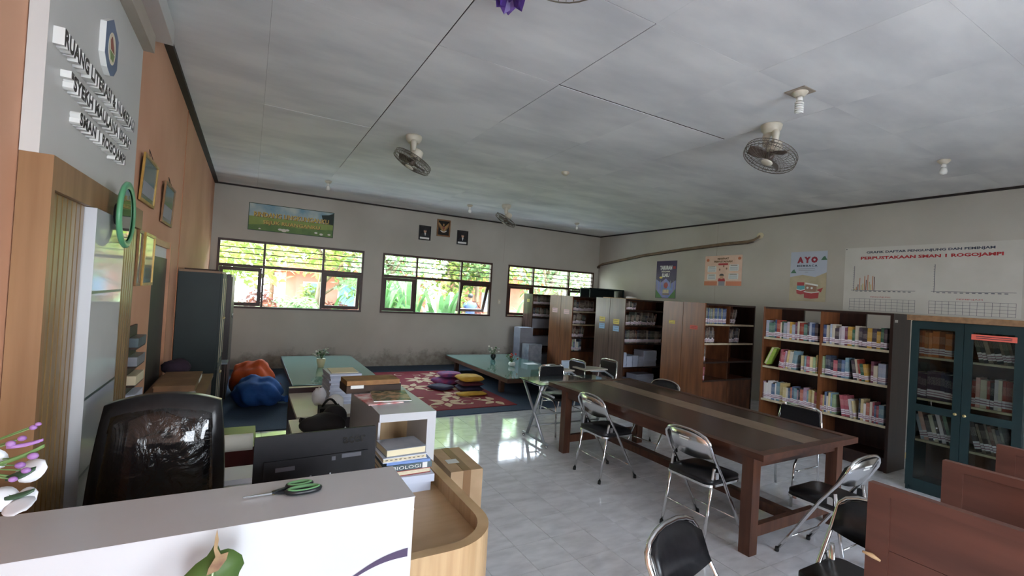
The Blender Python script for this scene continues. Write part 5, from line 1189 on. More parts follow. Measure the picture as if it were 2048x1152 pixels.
def build_wall_things():
    BK = lambda x, z: frame_matrix((x, YB-.003, z), (1, 0, 0), (0, 0, 1)); RT = lambda y, z: frame_matrix((XR-.003, y, z), (0, -1, 0), (0, 0, 1)); LF = lambda y, z: frame_matrix((XL+.004, y, z), (0, 1, 0), (0, 0, 1))
    # green banner
    t = thing('slogan_banner', 'green landscape banner reading RINDANG LINGKUNGANKU SEJUK RUANGANKU above the window', 'banner', matrix=BK(-.096, 2.655)); W, H = 1.527, .52
    B('sheet', 'ban_edge', 0, W, 0, H, 0, .002, t); R4(t, .012, W-.012, H*.52, H-.012, .002, 'ban_sky', 'sky_print'); R4(t, .012, W-.012, .012, H*.52, .002, 'ban_grass', 'meadow_print'); PG(t, [(.012, .012), (W-.012, .012), (W-.012, .16), (W*.6, .12), (W*.3, .15), (.012, .1)], .0028, 'ban_grass2', 'grass_print'); PG(t, [(W-.2, H*.55), (W-.012, H*.5), (W-.012, H-.02), (W-.1, H-.06), (W-.24, H-.08)], .0028, 'ban_tree', 'tree_print')
    for cx, cy, r in ((.62, .05, .05), (.55, .06, .035), (.68, .06, .035), (1.2, .07, .03), (1.3, .05, .035), (1.45, .06, .03), (.2, .04, .02)): PG(t, ell(cx, cy, r, r*.6), .0036, 'flower_white', 'flower_print')
    for s, y, x0, w in (('RINDANG LINGKUNGANKU', .27, .09, 1.34), ('SEJUK RUANGANKU', .12, .25, 1.02)):
        text('slogan_shadow', s, 'brown_text', t, x0+.008, y-.008, .004, width=w, bold=.004, height=.095); text('slogan', s, 'gold_text', t, x0, y, .0052, width=w, bold=.002, height=.09)
    # framed emblem and two portraits
    def framed(name, label, cat, mtx, W, H, fm, fw, d=.02):
        t = thing(name, label, cat, matrix=mtx); b = MB()
        for a in ((0, W, 0, fw), (0, W, H-fw, H), (0, fw, fw, H-fw), (W-fw, W, fw, H-fw)): b.box(a[0], a[1], a[2], a[3], 0, d)
        bmesh.ops.remove_doubles(b.bm, verts=b.bm.verts, dist=1e-5); b.build('frame', fm, t); return t
    for k, (x, z, W, H) in enumerate(((3.233, 2.828, .277, .325), (4.153, 2.82, .275, .328))):
        t = framed('framed_portrait', 'black framed portrait of a person in a suit, %s' % ('between banner and emblem' if k == 0 else 'beside the emblem, farther from the banner'), 'picture', BK(x, z), W, H, 'black_frame', .02)
        B('photo', 'photo_dark', .02, W-.02, .02, H-.02, .002, .006, t); R4(t, .03, W-.03, .024, .065, .006, 'paper_white', 'caption_strip')
        PG(t, [(W*.12, .066), (W*.9, .066), (W*.88, .12), (W*.72, .155), (W*.5, .165), (W*.3, .155), (W*.14, .12)], .0062, 'suit', 'suit_print'); PG(t, ell(W*.52, .205, .032, .042), .007, 'skin_print', 'face_print'); PG(t, [(W*.46, .165), (W*.6, .165), (W*.54, .09)], .0072, 'paper_white', 'shirt_print'); PG(t, ell(W*.52, .236, .034, .02), .0078, 'suit', 'hat_print')
    W, H = .325, .388; t = framed('framed_emblem', 'gold framed eagle emblem between the two portraits', 'picture', BK(3.648, 2.957), W, H, 'bronze_frame', .03, .025)
    B('backing', 'emblem_black', .03, W-.03, .03, H-.03, .002, .006, t)
    for s in (-1, 1):
        cx = W/2; PG(t, [(cx+s*.005, .16), (cx+s*.03, .12), (cx+s*.1, .2), (cx+s*.13, .3), (cx+s*.115, .32), (cx+s*.06, .26), (cx+s*.015, .22)], .007, 'emblem_gold', 'wing')
        for q in range(4): PG(t, [(cx+s*(.04+.02*q), .15+.02*q), (cx+s*(.055+.02*q), .15+.022*q), (cx+s*(.09+.012*q), .23+.02*q)], .0078, 'bronze_frame', 'feather')
    PG(t, [(W/2-.03, .23), (W/2+.03, .23), (W/2+.028, .18), (W/2, .15), (W/2-.028, .18)], .0086, 'crest_brown', 'shield'); PG(t, ell(W/2, .27, .016, .028), .0078, 'emblem_gold', 'eagle_head'); PG(t, [(W/2-.02, .15), (W/2+.02, .15), (W/2+.03, .09), (W/2-.03, .09)], .0078, 'emblem_gold', 'tail')
    PG(t, [(W/2+.105*math.sin(R_(a)), .2-.105*math.cos(R_(a))) for a in range(-50, 51, 10)]+[(W/2+.085*math.sin(R_(a)), .2-.085*math.cos(R_(a))) for a in range(50, -51, -10)], .009, 'paper_white', 'ribbon')
    t = thing('light_switch', 'small cream light switch on the window wall', 'switch', matrix=BK(5.33, 1.47)); B('plate', 'fan_cream', 0, .07, 0, .11, 0, .01, t, .002); B('rocker', 'bulb_white', .022, .048, .035, .075, .01, .014, t)
    # right wall: purple poster
    t = thing('purple_poster', 'purple knowledge poster with stacked books printed at its foot', 'poster', matrix=RT(8.045, 1.845)); W, H = .605, .87
    B('sheet', 'poster_purple', 0, W, 0, H, 0, .0015, t); PG(t, [(.01, .01), (W-.01, .01), (W-.01, .42), (W*.75, .34), (W*.5, .46), (W*.25, .36), (.01, .44)], .0016, 'poster_blue', 'city_print'); PG(t, [(.01, .01), (W*.35, .01), (.01, .2)], .0024, 'poster_green', 'hill_print'); PG(t, [(W-.01, .01), (W*.65, .01), (W-.01, .22)], .0024, 'poster_green', 'hill_print'); R4(t, .22, .42, .08, .11, .0024, 'brown_print', 'book_print'); R4(t, .22, .4, .12, .2, .0024, 'bk_cream', 'book_print'); PG(t, ell(.31, .3, .06, .07), .0026, 'book_red', 'figure_print'); PG(t, [(.36, .28), (.5, .22), (.46, .18), (.34, .22)], .0026, 'bk_blue', 'figure_print'); R4(t, .5, .57, .68, .74, .0024, 'print_red', 'badge_print'); PG(t, ell(.15, .48, .05, .025), .0024, 'label_yellow', 'rocket_print')
    text('title', 'TABURAN', 'paper_white', t, W*.48, .66, .0026, width=.36, bold=.006, align='CENTER', height=.1); text('title', 'BERSAMA', 'flower_white', t, W*.48, .6, .0026, width=.26, bold=.003, align='CENTER', height=.04); text('title', 'ILMU', 'paper_white', t, W*.48, .49, .0026, width=.22, bold=.006, align='CENTER', height=.09)
    for k in range(6): PG(t, [(.03+k*.1, .15), (.055+k*.1, .15), (.05+k*.1, .4), (.035+k*.1, .42)], .0024, 'print_grey', 'tower_print')
    # peach poster
    t = thing('peach_poster', 'peach coloured landscape poster about library benefits with four text boxes', 'poster', matrix=RT(6.687, 2.155)); W, H = .862, .62
    B('sheet', 'poster_peach', 0, W, 0, H, 0, .0015, t); R4(t, .0, W*.36, 0, .09, .0016, 'poster_orange', 'desk_print'); R4(t, W*.6, W, 0, .09, .0016, 'poster_orange', 'desk_print')
    text('title', 'MANFAAT', 'brown_text', t, W/2, .535, .0026, width=.26, bold=.004, align='CENTER', height=.04); text('title', 'PERPUSTAKAAN', 'brown_text', t, W/2, .475, .0026, width=.42, bold=.004, align='CENTER', height=.042); PG(t, rrect(W/2-.11, W/2+.12, .42, .46, .018), .0024, 'print_red', 'pill_print')
    for x0, y0, w, h in ((.07, .28, .21, .13), (.07, .12, .21, .12), (.58, .3, .21, .13), (.57, .13, .22, .12)):
        PG(t, rrect(x0, x0+w, y0, y0+h, .02), .0024, 'paper_white', 'text_box'); R4(t, x0+.03, x0+w-.03, y0+h-.025, y0+h-.015, .0033, 'brown_text', 'print_line')
        for k in range(3): R4(t, x0+.02, x0+w-.02, y0+.02+k*.025, y0+.028+k*.025, .0033, 'print_grey', 'print_line')
    PG(t, [(W*.38, .09), (W*.58, .09), (W*.56, .15), (W*.4, .15)], .0024, 'print_red', 'shirt_print'); PG(t, ell(W*.48, .18, .045, .045), .003, 'skin_print', 'face_print'); PG(t, ell(W*.48, .205, .055, .04, 16, 0, 180), .0038, 'suit', 'hair_print'); R4(t, W*.4, W*.57, .0, .09, .0024, 'print_grey', 'laptop_print')
    for cx, cy in ((.36, .33), (.52, .35), (.45, .4)): PG(t, ell(cx, cy, .018, .022), .0024, 'brown_print', 'icon_print')
    for cx, cy in ((.07, .53), (.8, .55)): PG(t, ell(cx, cy, .035, .03), .0024, 'poster_orange', 'doodle_print')
    # AYO MEMBACA
    t = thing('reading_poster', 'grey poster reading AYO MEMBACA with cartoon open red books', 'poster', matrix=RT(4.877, 1.905)); W, H = .608, .866
    B('sheet', 'ayo_bg', 0, W, 0, H, 0, .0015, t); PG(t, [(0, 0), (W, 0), (W, .5), (W*.7, .42), (W*.35, .46), (0, .42)], .0016, 'ayo_tan', 'field_print')
    [text('title_letter', c, 'ayo_red', t, W*.47+dx, .665, .0026, width=.108, bold=.009, align='CENTER', height=.11) for c, dx in (('A', -.117), ('Y', 0), ('O', .117))]; text('title', 'MEMBACA', 'print_navy', t, W*.47, .6, .0026, width=.34, bold=.003, spacing=1.3, align='CENTER', height=.035)
    for k, w in enumerate((.27, .27, .06)): R4(t, W*.46-w/2, W*.46+w/2, .56-k*.03, .568-k*.03, .0024, 'print_grey', 'print_line')
    for cx, cy in ((.06, .52), (.56, .74)): PG(t, [(cx-.05, cy-.03), (cx+.05, cy-.03), (cx+.03, cy), (cx+.01, cy+.04), (cx-.02, cy+.02)], .0024, 'ayo_green', 'leaf_print')
    for x0, x1, y0, h in ((.12, .27, .13, .07), (.25, .5, .06, .1)):
        m = (x0+x1)/2; PG(t, [(x0, y0+h), (m, y0+h-.02), (x1, y0+h), (x1-.01, y0), (m, y0-.015), (x0+.01, y0)], .003, 'book_red', 'open_book_print'); PG(t, [(x0, y0+h+.012), (m, y0+h-.008), (x1, y0+h+.012), (x1, y0+h), (m, y0+h-.02), (x0, y0+h)], .0036, 'paper_white', 'page_print')
    R4(t, .13, .26, .2, .27, .0026, 'teal_print', 'reader_print'); R4(t, .13, .25, .27, .33, .0026, 'book_red', 'cap_print'); PG(t, rrect(.27, .46, .17, .29, .03), .0026, 'brown_print', 'reader_print'); PG(t, [(.27, .3), (.48, .26), (.48, .29), (.27, .325)], .0034, 'paper_white', 'page_print'); PG(t, [(.46, .2), (.56, .24), (.53, .16)], .0026, 'book_red', 'book_print')
    for cx, cy in ((.31, .235), (.38, .23)): PG(t, ell(cx, cy, .018, .018), .0034, 'paper_white', 'eye_print')
    # chart banner
    t = thing('chart_banner', 'long white vinyl banner with visitor charts titled PERPUSTAKAAN SMAN 1 ROGOJAMPI', 'banner', matrix=RT(4.0, 1.79)); W, H = 2.02, 1.0
    B('sheet', 'vinyl_white', 0, W, 0, H, 0, .002, t)
    split_letters(text('title', 'GRAFIK DAFTAR PENGUNJUNG DAN PEMINJAM', 'print_navy', t, .3, .892, .003, width=1.46, bold=.003, height=.045), 'title_letter'); split_letters(text('title', 'PERPUSTAKAAN SMAN 1 ROGOJAMPI', 'print_red', t, .225, .795, .003, width=1.615, bold=.004, height=.06), 'title_letter')
    for x0, w, cap in ((.14, .8, 'PENGUNJUNG'), (1.15, .82, 'PEMINJAM')):
        R4(t, x0, x0+.006, .31, .71, .0024, 'print_navy', 'chart_axis'); R4(t, x0-.03, x0+w, .322, .327, .0026, 'print_navy', 'chart_axis')
        for k in range(10): R4(t, x0-.012, x0, .36+k*.035, .363+k*.035, .0024, 'print_navy', 'axis_tick')
        for k in range(12): R4(t, x0+.03+k*.062, x0+.065+k*.062, .305, .314, .0024, 'print_navy', 'axis_label')
        text('caption', cap, 'print_red', t, x0+w/2-.03, .21, .003, width=.26, align='CENTER', height=.022)
        for k in range(5): R4(t, x0-.05, x0+w, .188-k*.045, .191-k*.045, .0024, 'print_navy', 'table_rule')
        for k in range(13): x = x0-.05+k*(w+.05)/12; R4(t, x, x+.003, .008, .19, .0026, 'print_navy', 'table_rule')
    for k, h in enumerate((.02, .05, .09, .19, .08, .1, .22, .16, .24, .13, .09, .22, .21)): R4(t, .155+k*.022, .165+k*.022, .327, .327+h, .0026, bars[k % 5], 'chart_bar')
    for y in (0,): MB().lathe([(.008, .002), (.008, .006)], 10, c=(.02, H-.02, 0)).build('nail', 'suit', t)
    # left wall frames
    for k, (y0, y1, z0, z1, fm, lab) in enumerate(((3.8, 4.3, 2.19, 2.5, 'gold_frame', 'gold framed picture tilted forward above the small one'), (4.66, 5.2, 2.14, 2.475, 'bronze_frame', 'brown framed picture hanging on a nail above the door'), (4.06, 4.44, 1.63, 2.0, 'gold_frame', 'gold framed glazed picture right beside the dark door'), (3.84, 3.98, 1.63, 2.0, 'bronze_frame', 'narrow brown framed picture beside the wooden backdrop'))):
        W, H = y1-y0, z1-z0; mt = LF(y0, z0) @ Matrix.Translation((0, 0, .004)) @ Matrix.Rotation(R_(2.5 if k < 2 else .5), 4, 'X')
        t = framed('picture_frame', lab, 'picture', mt, W, H, fm, .02, .012); B('glazing', 'pic_teal', .02, W-.02, .02, H-.02, .002, .006, t)
        if k < 2: R4(t, .06, W-.06, .05, H*.45, .0062, 'print_grey', 'picture_print'); MB().tube([(W*.35, H-.01, .008), (W*.5, H+.07, -.012-.004), (W*.65, H-.01, .008)], .002, 5).build('hanging_wire', 'rubber', t)
        else: R4(t, .05, W-.05, .05, H*.3, .0062, 'photo_dark', 'picture_print')
    # cable bundle along the right wall
    P = [(XR-.034, 10.15, 2.64), (XR-.034, 10.0, 2.7), (XR-.034, 8.455, 2.875), (XR-.034, 7.2, 2.96), (XR-.034, 6.171, 3.011), (XR-.034, 5.717, 3.017), (XR-.034, 5.58, 3.045), (XR-.034, 5.494, 3.09), (XR-.02, 5.48, 3.12)]
    t = thing('cable_conduit', 'brown cable conduit sagging along the poster wall from the corner', 'conduit', (0, 0, 0)); MB().tube(P, [.028]*6+[.024, .018, .012], 8).build('conduit', 'conduit', t); MB().tube([(p[0]-.012, p[1], p[2]-.04) for p in P[1:7]], .009, 6).build('cable', 'conduit_dark', t); MB().lathe([(.035, 0), (.045, .05)], 10, c=(XR-.06, 10.12, 2.58)).build('elbow', 'conduit_dark', t); MB().ball((XR-.007, 5.48, 3.12), (.004, .07, .06), 12, 8).build('plaster_patch', 'bk_cream', t)
mat('conduit', S(138, 116, 92), S(116, 96, 74), rough=.6, scale=7); mat('conduit_dark', S(80, 64, 52), rough=.6)
build_wall_things()

# ------------------------------------------------------------------ flowers at the counter
mat('petal_white', S(226, 228, 232), S(214, 216, 222), rough=.5, scale=8); mat('bud_purple', S(176, 132, 190), S(150, 104, 168), rough=.45, scale=20); mat('stem_green', S(110, 140, 80), S(86, 116, 60), rough=.5, scale=10); mat('leaf_dark', S(52, 80, 58), rough=.5)
leafmat('leaf_big', S(94, 122, 60), S(66, 96, 42), .2); mat('leaf_dry', S(158, 134, 96), S(116, 84, 64), rough=.7, scale=20)
def build_flowers():
    # local origin at the vase base on the counter, left edge of the photo
    t = thing('artificial_flowers', 'white and purple artificial flowers in a vase on the white counter', 'flowers', (-.60, 1.53, 1.0835))
    MB().lathe([(.035, .0005), (.05, .03), (.04, .09), (.028, .11), (.034, .125)], 18).build('vase', 'pot_white', t)
    def at(x, y, z): return Vector((x+.60, y-1.53, z-1.0835))
    def petal(c, d, up, l, w, m, nm):
        c, d, up = Vector(c), Vector(d).normalized(), Vector(up).normalized(); s = d.cross(up).normalized(); b = MB(); n = 6; rows = []
        for i in range(n+1):
            u = i/n; ww = w*math.sin(math.pi*(.12+.8*u))**.7; row = []
            for j in range(5): v = -1+j/2; row.append(b.bm.verts.new(c+d*l*u+s*ww*v+up*(.18*l*(u*u)-.10*l*v*v)))
            rows.append(row)
        for a, e in zip(rows, rows[1:]):
            for j in range(4): b.bm.faces.new((a[j], a[j+1], e[j+1], e[j])).smooth = True
        o = b.build(nm, m, t); md = o.modifiers.new('thick', 'SOLIDIFY'); md.thickness = .0015; return o
    base = (0, 0, .12)
    f1, f2, f3 = at(-.445, 1.5, 1.23), at(-.43, 1.46, 1.195), at(-.47, 1.47, 1.26)
    for c in (f1, f2, f3): MB().tube([base, (c+Vector(base))/2+Vector((0, 0, .03)), c], .0025, 6).build('stem', 'stem_green', t)
    petal(f1, (.8, .1, .35), (0, -1, .5), .055, .026, 'petal_white', 'petal'); petal(f2, (.1, -.2, -.1), (0, -.8, .6), .05, .028, 'petal_white', 'petal'); petal(f2, (-1, 0, .1), (0, -.8, .6), .05, .028, 'petal_white', 'petal'); petal(f3, (-.3, 0, .9), (0, -1, .2), .05, .026, 'petal_white', 'petal'); petal(f2, (.9, .1, -.05), (0, -.9, .4), .035, .022, 'petal_white', 'petal')
    for (x, y, z, s) in ((-.408, 1.45, 1.355, 1), (-.40, 1.45, 1.362, .8), (-.425, 1.45, 1.332, 1.1), (-.443, 1.45, 1.322, 1.2), (-.405, 1.45, 1.29, 1.4), (-.425, 1.45, 1.272, 1.3), (-.412, 1.44, 1.262, 1.2), (-.432, 1.44, 1.245, 1.1)):
        p = at(x, y, z); st = MB().tube([base, (p+Vector(base))/2+Vector((.0, .0, .03)), p], .0016, 5).build('stem', 'stem_green', t); MB().ball(p, (.0075*s, .006*s, .0055*s), 10, 7).build('bud', 'bud_purple', st)
    petal(at(-.45, 1.45, 1.318), (1, .1, .0), (0, -.4, 1), .06, .006, 'bud_purple', 'petal'); petal(at(-.47, 1.45, 1.28), (1, .1, .25), (0, -.4, 1), .085, .004, 'stem_green', 'leaf'); petal(at(-.45, 1.46, 1.2), (1, 0, .1), (0, -.4, 1), .05, .01, 'leaf_dark', 'leaf'); petal(at(-.45, 1.46, 1.245), (1, 0, .2), (0, -.5, 1), .05, .014, 'leaf_dark', 'leaf')
    # drooping big leaf in front of the counter
    t2 = thing('potted_caladium', 'large green leaf with a dried brown tip in front of the white counter', 'plant', (-.05, 1.26, 0))
    MB().lathe([(.06, .0005), (.085, .15), (.1, .32), (.105, .34), (.095, .34)], 20).build('pot', 'pot_white', t2); MB().tube([(0, 0, .33), (.0, .02, .6), (.01, .03, .98)], [.006, .005, .004], 8).build('stem', 'stem_green', t2)
    sil = [(0, 1.05), (.025, .93), (.06, .82), (.16, .84), (.24, .8), (.36, .68), (.40, .52), (.34, .36), (.3, .1), (.15, -.1), (-.1, -.12), (-.35, .0), (-.46, .25), (-.4, .5), (-.26, .66), (-.12, .76), (-.06, .88)]
    k = .15; P = [(.018+x*k*1.0, .03-.03*((y-.4)**2)-.06*abs(x)**2, 0.972+y*k*.86) for x, y in sil]; b = MB(); c = b.bm.verts.new((.021, .012, 0.972+.35*k)); vs_ = [b.bm.verts.new(p) for p in P]; n = len(vs_)
    for i in range(n): b.bm.faces.new((c, vs_[i], vs_[(i+1) % n])).smooth = True
    o = b.build('leaf_blade', 'leaf_big', t2); md = o.modifiers.new('thick', 'SOLIDIFY'); md.thickness = .002
    sub = [(0, 1.3), (.03, 1.1), (.02, .95), (.07, .83), (.17, .85), (.15, .72), (.05, .55), (-.1, .5), (-.08, .62), (.0, .8), (-.03, .95), (-.02, 1.15)]
    MB().prism([(x*k, y*k*.86) for x, y in sub], 0, .0015, mx=Matrix(((1, 0, 0, .018), (0, 0, 1, .0035), (0, 1, 0, 0.972), (0, 0, 0, 1)))).build('dried_tip', 'leaf_dry', o)
    MB().tube([(.016, .011, 0.972+k*.55), (.012, .010, 0.972+k*.2), (.016, .011, 0.972-k*.05)], .0022, 6).build('leaf_vein', 'leaf_vein', o)
mat('leaf_vein', S(190, 210, 170), rough=.5)
build_flowers()
# ------------------------------------------------------------------ garden behind the windows
mat('lawn', S(128, 136, 88), S(104, 114, 66), rough=.95, scale=4, detail=6); mat('bark', S(150, 130, 108), S(112, 94, 76), rough=.9, scale=8, stretch=(3, 3, .6)); mat('house_pink', S(188, 124, 108), S(172, 108, 92), rough=.8, scale=1.5); mat('house_roof', S(170, 88, 66), S(146, 72, 54), rough=.8, scale=6); mat('house_white', S(190, 190, 188), rough=.7); mat('house_glass', S(120, 150, 190), rough=.1); mat('shirt_blue', S(150, 176, 214), rough=.8); mat('shirt_navy', S(56, 70, 104), rough=.8); mat('trousers', S(60, 62, 72), rough=.8); mat('skin', S(140, 98, 72), rough=.6); mat('hair', S(24, 20, 20), rough=.5); mat('concrete', S(206, 206, 206), S(190, 190, 190), rough=.9, scale=4)
leafmat('foliage_lime', S(176, 186, 104), S(136, 154, 80), .45); leafmat('foliage_green', S(122, 144, 90), S(88, 114, 66), .45); leafmat('foliage_soft', S(148, 170, 128), S(116, 144, 100), .45); leafmat('foliage_red', S(156, 98, 84), S(126, 74, 64), .4); leafmat('canna', S(112, 146, 90), S(84, 120, 66), .4)
def build_garden():
    rn = random.Random(17); G = -.25
    struct(B('ground', 'lawn', -14, 30, 13.2, 46, G-.2, G)); struct(B('ground_path', 'concrete', -14, 30, YB+.15, 13.2, G-.2, G)); struct(B('ground_front', 'concrete', -14, 22, -16, YF-.15, G-.2, G))
    def leaves(b, c, r, n, l, w):
        for i in range(n):
            d = Vector((rn.gauss(0, 1), rn.gauss(0, 1), rn.gauss(0, 1))).normalized(); p = Vector(c)+Vector((d.x*r[0], d.y*r[1], d.z*r[2]))*rn.uniform(.35, 1)**.6
            a = Vector((rn.uniform(-1, 1), rn.uniform(-1, 1), rn.uniform(-.9, .3))).normalized()*l*rn.uniform(.6, 1.3); s = a.cross(Vector((rn.uniform(-1, 1), rn.uniform(-1, 1), 1))).normalized()*w
            b.poly([p, p+a*.5+s, p+a, p+a*.5-s])
    def tree(label, x, y, h, r, m, n, trunk=.12, lean=0, bare=False, cat='tree', l=.28, w=.07, low=.45):
        t = thing('garden_tree', label, cat, (x, y, G), 0, 'garden trees')
        MB().tube([(0, 0, 0), (lean*.4, 0, h*.3), (lean, 0, h*.62)], [trunk, trunk*.85, trunk*.5], 9).build('trunk', 'bark', t)
        for i in range(9 if bare else 5):
            a = rn.uniform(0, 6.28); z = h*rn.uniform(.25, .6); q = (lean*.6+r*.8*math.cos(a), r*.8*math.sin(a), z+h*rn.uniform(.2, .4)); MB().tube([(lean*z/h*1.2, 0, z), ((lean*.6+q[0])/2, q[1]/2, (z+q[2])/2+.1), q], [trunk*.45, trunk*.3, trunk*.12], 6).build('branch', 'bark', t)
        b = MB(); k = 5
        for i in range(k):
            a = i*6.28/k+rn.uniform(-.4, .4); leaves(b, (lean+r*.5*math.cos(a), r*.5*math.sin(a), h*(low+.35*rn.random())), (r*.65, r*.65, h*.25), n//k, l, w)
        o = b.build('foliage', m, t); o['kind'] = 'stuff'; return t
    tree('lime green drooping tree seen through the window beside the green cabinet', -.9, 14.2, 5.0, 1.9, 'foliage_lime', 2600); tree('yellow green tree behind the first window', 2.0, 17.5, 5.4, 2.0, 'foliage_lime', 2400, lean=.3); tree('pale branched tree with sparse leaves behind the first window', 3.6, 15.4, 4.6, 1.6, 'foliage_soft', 900, trunk=.1, bare=True, lean=.5)
    tree('broad green tree behind the middle window', 5.4, 19.5, 6.0, 2.6, 'foliage_green', 2800); tree('slim pale trunked tree behind the middle window', 7.3, 18.5, 6.0, 1.6, 'foliage_lime', 1600, trunk=.11); tree('second slim pale trunked tree behind the middle window', 8.4, 18.0, 6.0, 1.6, 'foliage_green', 1600, trunk=.1); tree('yellowish tree seen between middle and last window', 10.4, 20.5, 6.4, 2.6, 'foliage_lime', 2600)
    tree('leaning pale trunk tree behind the last window', 9.2, 15.0, 5.2, 1.7, 'foliage_soft', 1300, trunk=.16, lean=1.3, bare=True); tree('dense green tree behind the last window', 13.2, 18.5, 6.0, 2.6, 'foliage_green', 2600); tree('dense yellow green tree beyond the last window', 16.5, 21, 6.5, 3, 'foliage_lime', 2600); tree('tall dark green tree far behind the house', 1.0, 27, 8.5, 3.6, 'foliage_green', 2600, l=.4, w=.12); tree('far green tree beside the house', 9.0, 29, 8.5, 3.8, 'foliage_soft', 2600, l=.4, w=.12); tree('far green tree beyond the last window', 18, 28, 8.5, 4, 'foliage_soft', 2600, l=.4, w=.12); tree('far yellow green tree beyond the slim trunks', 13, 30, 9, 4, 'foliage_green', 2600, l=.4, w=.12); tree('far green tree at the edge of the garden', -4, 24, 7.5, 3.2, 'foliage_soft', 2400, l=.4, w=.12)
    def bush(label, x, y, r, h, m, n, l=.22, w=.05):
        t = thing('garden_bush', label, 'bush', (x, y, G), 0, 'garden bushes')
        for k in range(3): MB().tube([(0, 0, 0), (r*.4*math.cos(k*2.1), r*.4*math.sin(k*2.1), h*.6)], .025, 6).build('stem', 'bark', t)
        b = MB(); leaves(b, (0, 0, h*.55), (r, r, h*.5), n, l, w); o = b.build('foliage', m, t); o['kind'] = 'stuff'
    bush('soft green bush below the house window', 1.2, 16.0, .9, 1.5, 'foliage_soft', 1500, .3, .03); bush('red leaved bush in front of the house', 2.75, 18.0, .55, 1.3, 'foliage_red', 900); bush('orange tinted bush behind the green cabinet window', .3, 15.6, .6, 1.7, 'foliage_red', 500); bush('lime bush beside the house wall', 1.95, 18.6, .4, 1.9, 'foliage_lime', 800); bush('red leaved bush beside the seated people', 7.9, 17.5, .55, 1.6, 'foliage_red', 900); bush('yellow bamboo like bush beside the seated people', 7.3, 17.6, .5, 2.1, 'foliage_lime', 800, .3, .03); bush('green bush low behind the last window', 8.0, 13.0, .8, 1.4, 'canna', 900, .4, .06)
    def clump(label, x, y, n, h, spread, m='canna'):
        t = thing('broad_leaf_plant', label, 'plant', (x, y, G), 0, 'broad leaved plants under the windows')
        for i in range(n):
            a = rn.uniform(0, 6.28); d = Vector((math.cos(a), math.sin(a), 0)); hh = h*rn.uniform(.65, 1.1); s = Vector((-d.y, d.x, 0)); rows = []; b = MB(); w0 = .07*rn.uniform(.8, 1.2); base = d*rn.uniform(0, spread*.6)
            for q in range(8):
                u = q/7; c = base+d*spread*.9*u*u+Vector((0, 0, hh*(u-.32*u**3))); w = w0*(.12 if u < .25 else math.sin(math.pi*(u-.2)/.8)**.8+.02); rows.append([b.bm.verts.new(c-s*w+Vector((0, 0, .04*w/w0))), b.bm.verts.new(c), b.bm.verts.new(c+s*w+Vector((0, 0, .04*w/w0)))])
            for r0, r1 in zip(rows, rows[1:]):
                for j in range(2): b.bm.faces.new((r0[j], r0[j+1], r1[j+1], r1[j])).smooth = True
            b.build('leaf', m, t)
    for x, y, n, h, l in ((3.1, 12.6, 30, 3.0, 'clump of broad green leaves below the left sash of the middle window'), (4.0, 12.9, 34, 3.1, 'clump of tall broad leaves behind the fixed pane of the middle window'), (4.75, 12.5, 28, 2.7, 'clump of broad leaves beside the first middle window trunk'), (4.85, 13.4, 14, 2.3, 'clump of broad leaves in front of the seated people'), (3.5, 13.8, 28, 3.1, 'clump of broad leaves behind the other leaf clumps'), (7.2, 12.8, 14, 2.6, 'clump of broad leaves below the last window'), (2.3, 16.6, 16, 2.2, 'spiky green plant in front of the house')): clump(l, x, y, n, h, .6)
    # pink house
    t = thing('pink_house', 'pink house with red tiled roof standing behind the garden', 'house', (1.4, 23, G)); B('wall', 'house_pink', 0, 6.5, 0, 4, 0, 2.5, t); MB().prism([(-.5, 2.4), (3.2, 4.3), (7, 2.4)], -.6, 4.4, mx=Matrix(((1, 0, 0, 0), (0, 0, 1, 0), (0, 1, 0, 0), (0, 0, 0, 1)))).build('roof', 'house_roof', t)
    for x in (.7, 2.2, 4.6): w = B('window_frame', 'house_white', x, x+.8, -.05, .02, .9, 2.0, t); B('pane', 'house_glass', x+.06, x+.74, -.06, -.05, .96, 1.94, w)
    t = thing('pink_house', 'second pink building half hidden behind the last window trees', 'house', (10.5, 24, G)); B('wall', 'house_pink', 0, 6, 0, 4, 0, 2.6, t); MB().prism([(-.5, 2.5), (3, 4.2), (6.5, 2.5)], -.6, 4.4, mx=Matrix(((1, 0, 0, 0), (0, 0, 1, 0), (0, 1, 0, 0), (0, 0, 0, 1)))).build('roof', 'house_roof', t)
    w = B('window_frame', 'house_white', 1, 2.2, -.05, .02, .9, 2.0, t); B('pane', 'house_glass', 1.06, 2.14, -.06, -.05, .96, 1.94, w)
    struct(B('ground_terrace', 'concrete', 5.0, 8.3, 14.3, 16.6, G, .37))
    t = thing('garden_bench', 'white garden bench where two people sit', 'bench', (5.9, 15.0, .3705)); B('seat', 'house_white', -.2, 1.5, -.2, .25, .4, .45, t)
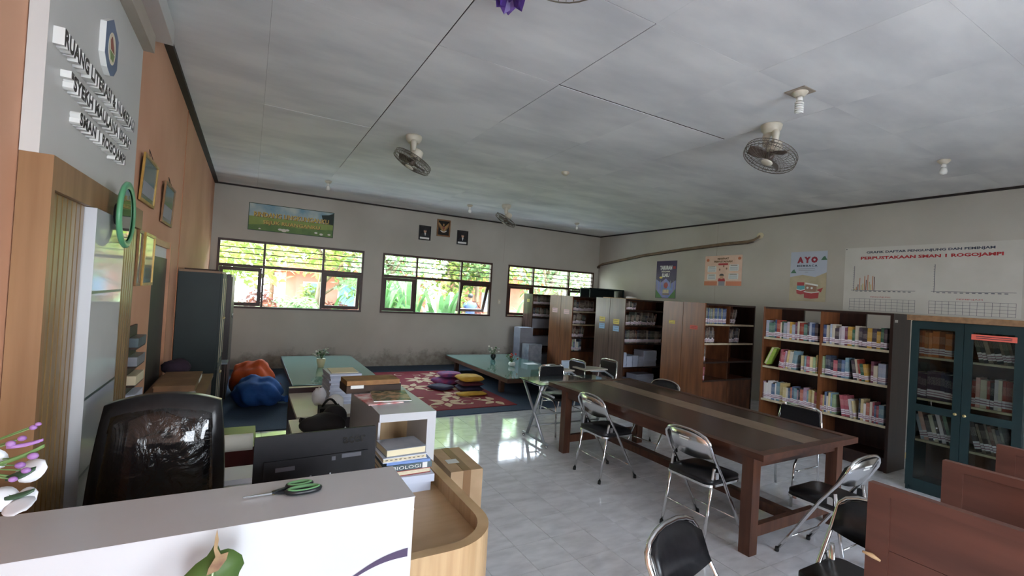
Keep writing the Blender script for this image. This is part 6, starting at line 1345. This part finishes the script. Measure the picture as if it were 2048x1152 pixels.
    for x in (0, 1.2): B('support', 'house_white', x, x+.12, -.18, .22, 0, .4, t)
    # two seated people seen from behind
    def person(label, x, y, shirt, cap):
        t = thing('person', label, 'person', (x, y, .865))
        vsx = [((0, 0, .1), .13), ((0, .0, .22), .125), ((0, .01, .38), .135), ((0, .02, .5), .07), ((0, .03, .57), .055), ((0, .04, .66), .088), ((0, .04, .74), .085),
               ((-.17, .01, .45), .06), ((-.24, .06, .28), .048), ((-.2, .2, .14), .04), ((.17, .01, .45), .06), ((.24, .06, .28), .048), ((.2, .2, .14), .04),
               ((-.09, .1, .05), .085), ((-.11, .42, .06), .065), ((-.11, .44, -.2), .05), ((-.11, .5, -.44), .042), ((.09, .1, .05), .085), ((.11, .42, .06), .065), ((.11, .44, -.2), .05), ((.11, .5, -.44), .042)]
        ed = [(0, 1), (1, 2), (2, 3), (3, 4), (4, 5), (5, 6), (2, 7), (7, 8), (8, 9), (2, 10), (10, 11), (11, 12), (0, 13), (13, 14), (14, 15), (15, 16), (0, 17), (17, 18), (18, 19), (19, 20)]
        me = bpy.data.meshes.new('body'); me.from_pydata([v for v, r in vsx], ed, []); o = link('body', me, t); o.modifiers.new('skin', 'SKIN'); sk = me.skin_vertices[0].data
        for i, (v, r) in enumerate(vsx): sk[i].radius = (r, r)
        sk[0].use_root = True; o.modifiers.new('sub', 'SUBSURF').levels = 1; o.modifiers['sub'].render_levels = 1; me.materials.append(M['skin'])
        MB().ball((0, .03, .72), (.098, .105, .09), 14, 9).build('hair' if not cap else 'cap', 'hair' if not cap else 'shirt_blue', t)
        MB().lathe([(.165, .02), (.17, .2), (.205, .36), (.15, .47), (.07, .52)], 18, mx=Matrix.Scale(.72, 4, (0, 1, 0))).build('shirt', shirt, t)
        for s in (-1, 1): MB().tube([(s*.15, .01, .44), (s*.22, .05, .32)], [.08, .07], 10).build('sleeve', shirt, t)
    person('person in a light blue shirt and cap sitting with back turned', 6.05, 15.0, 'shirt_blue', True); person('person in a navy shirt sitting with back turned', 6.78, 15.0, 'shirt_navy', False)
build_garden()
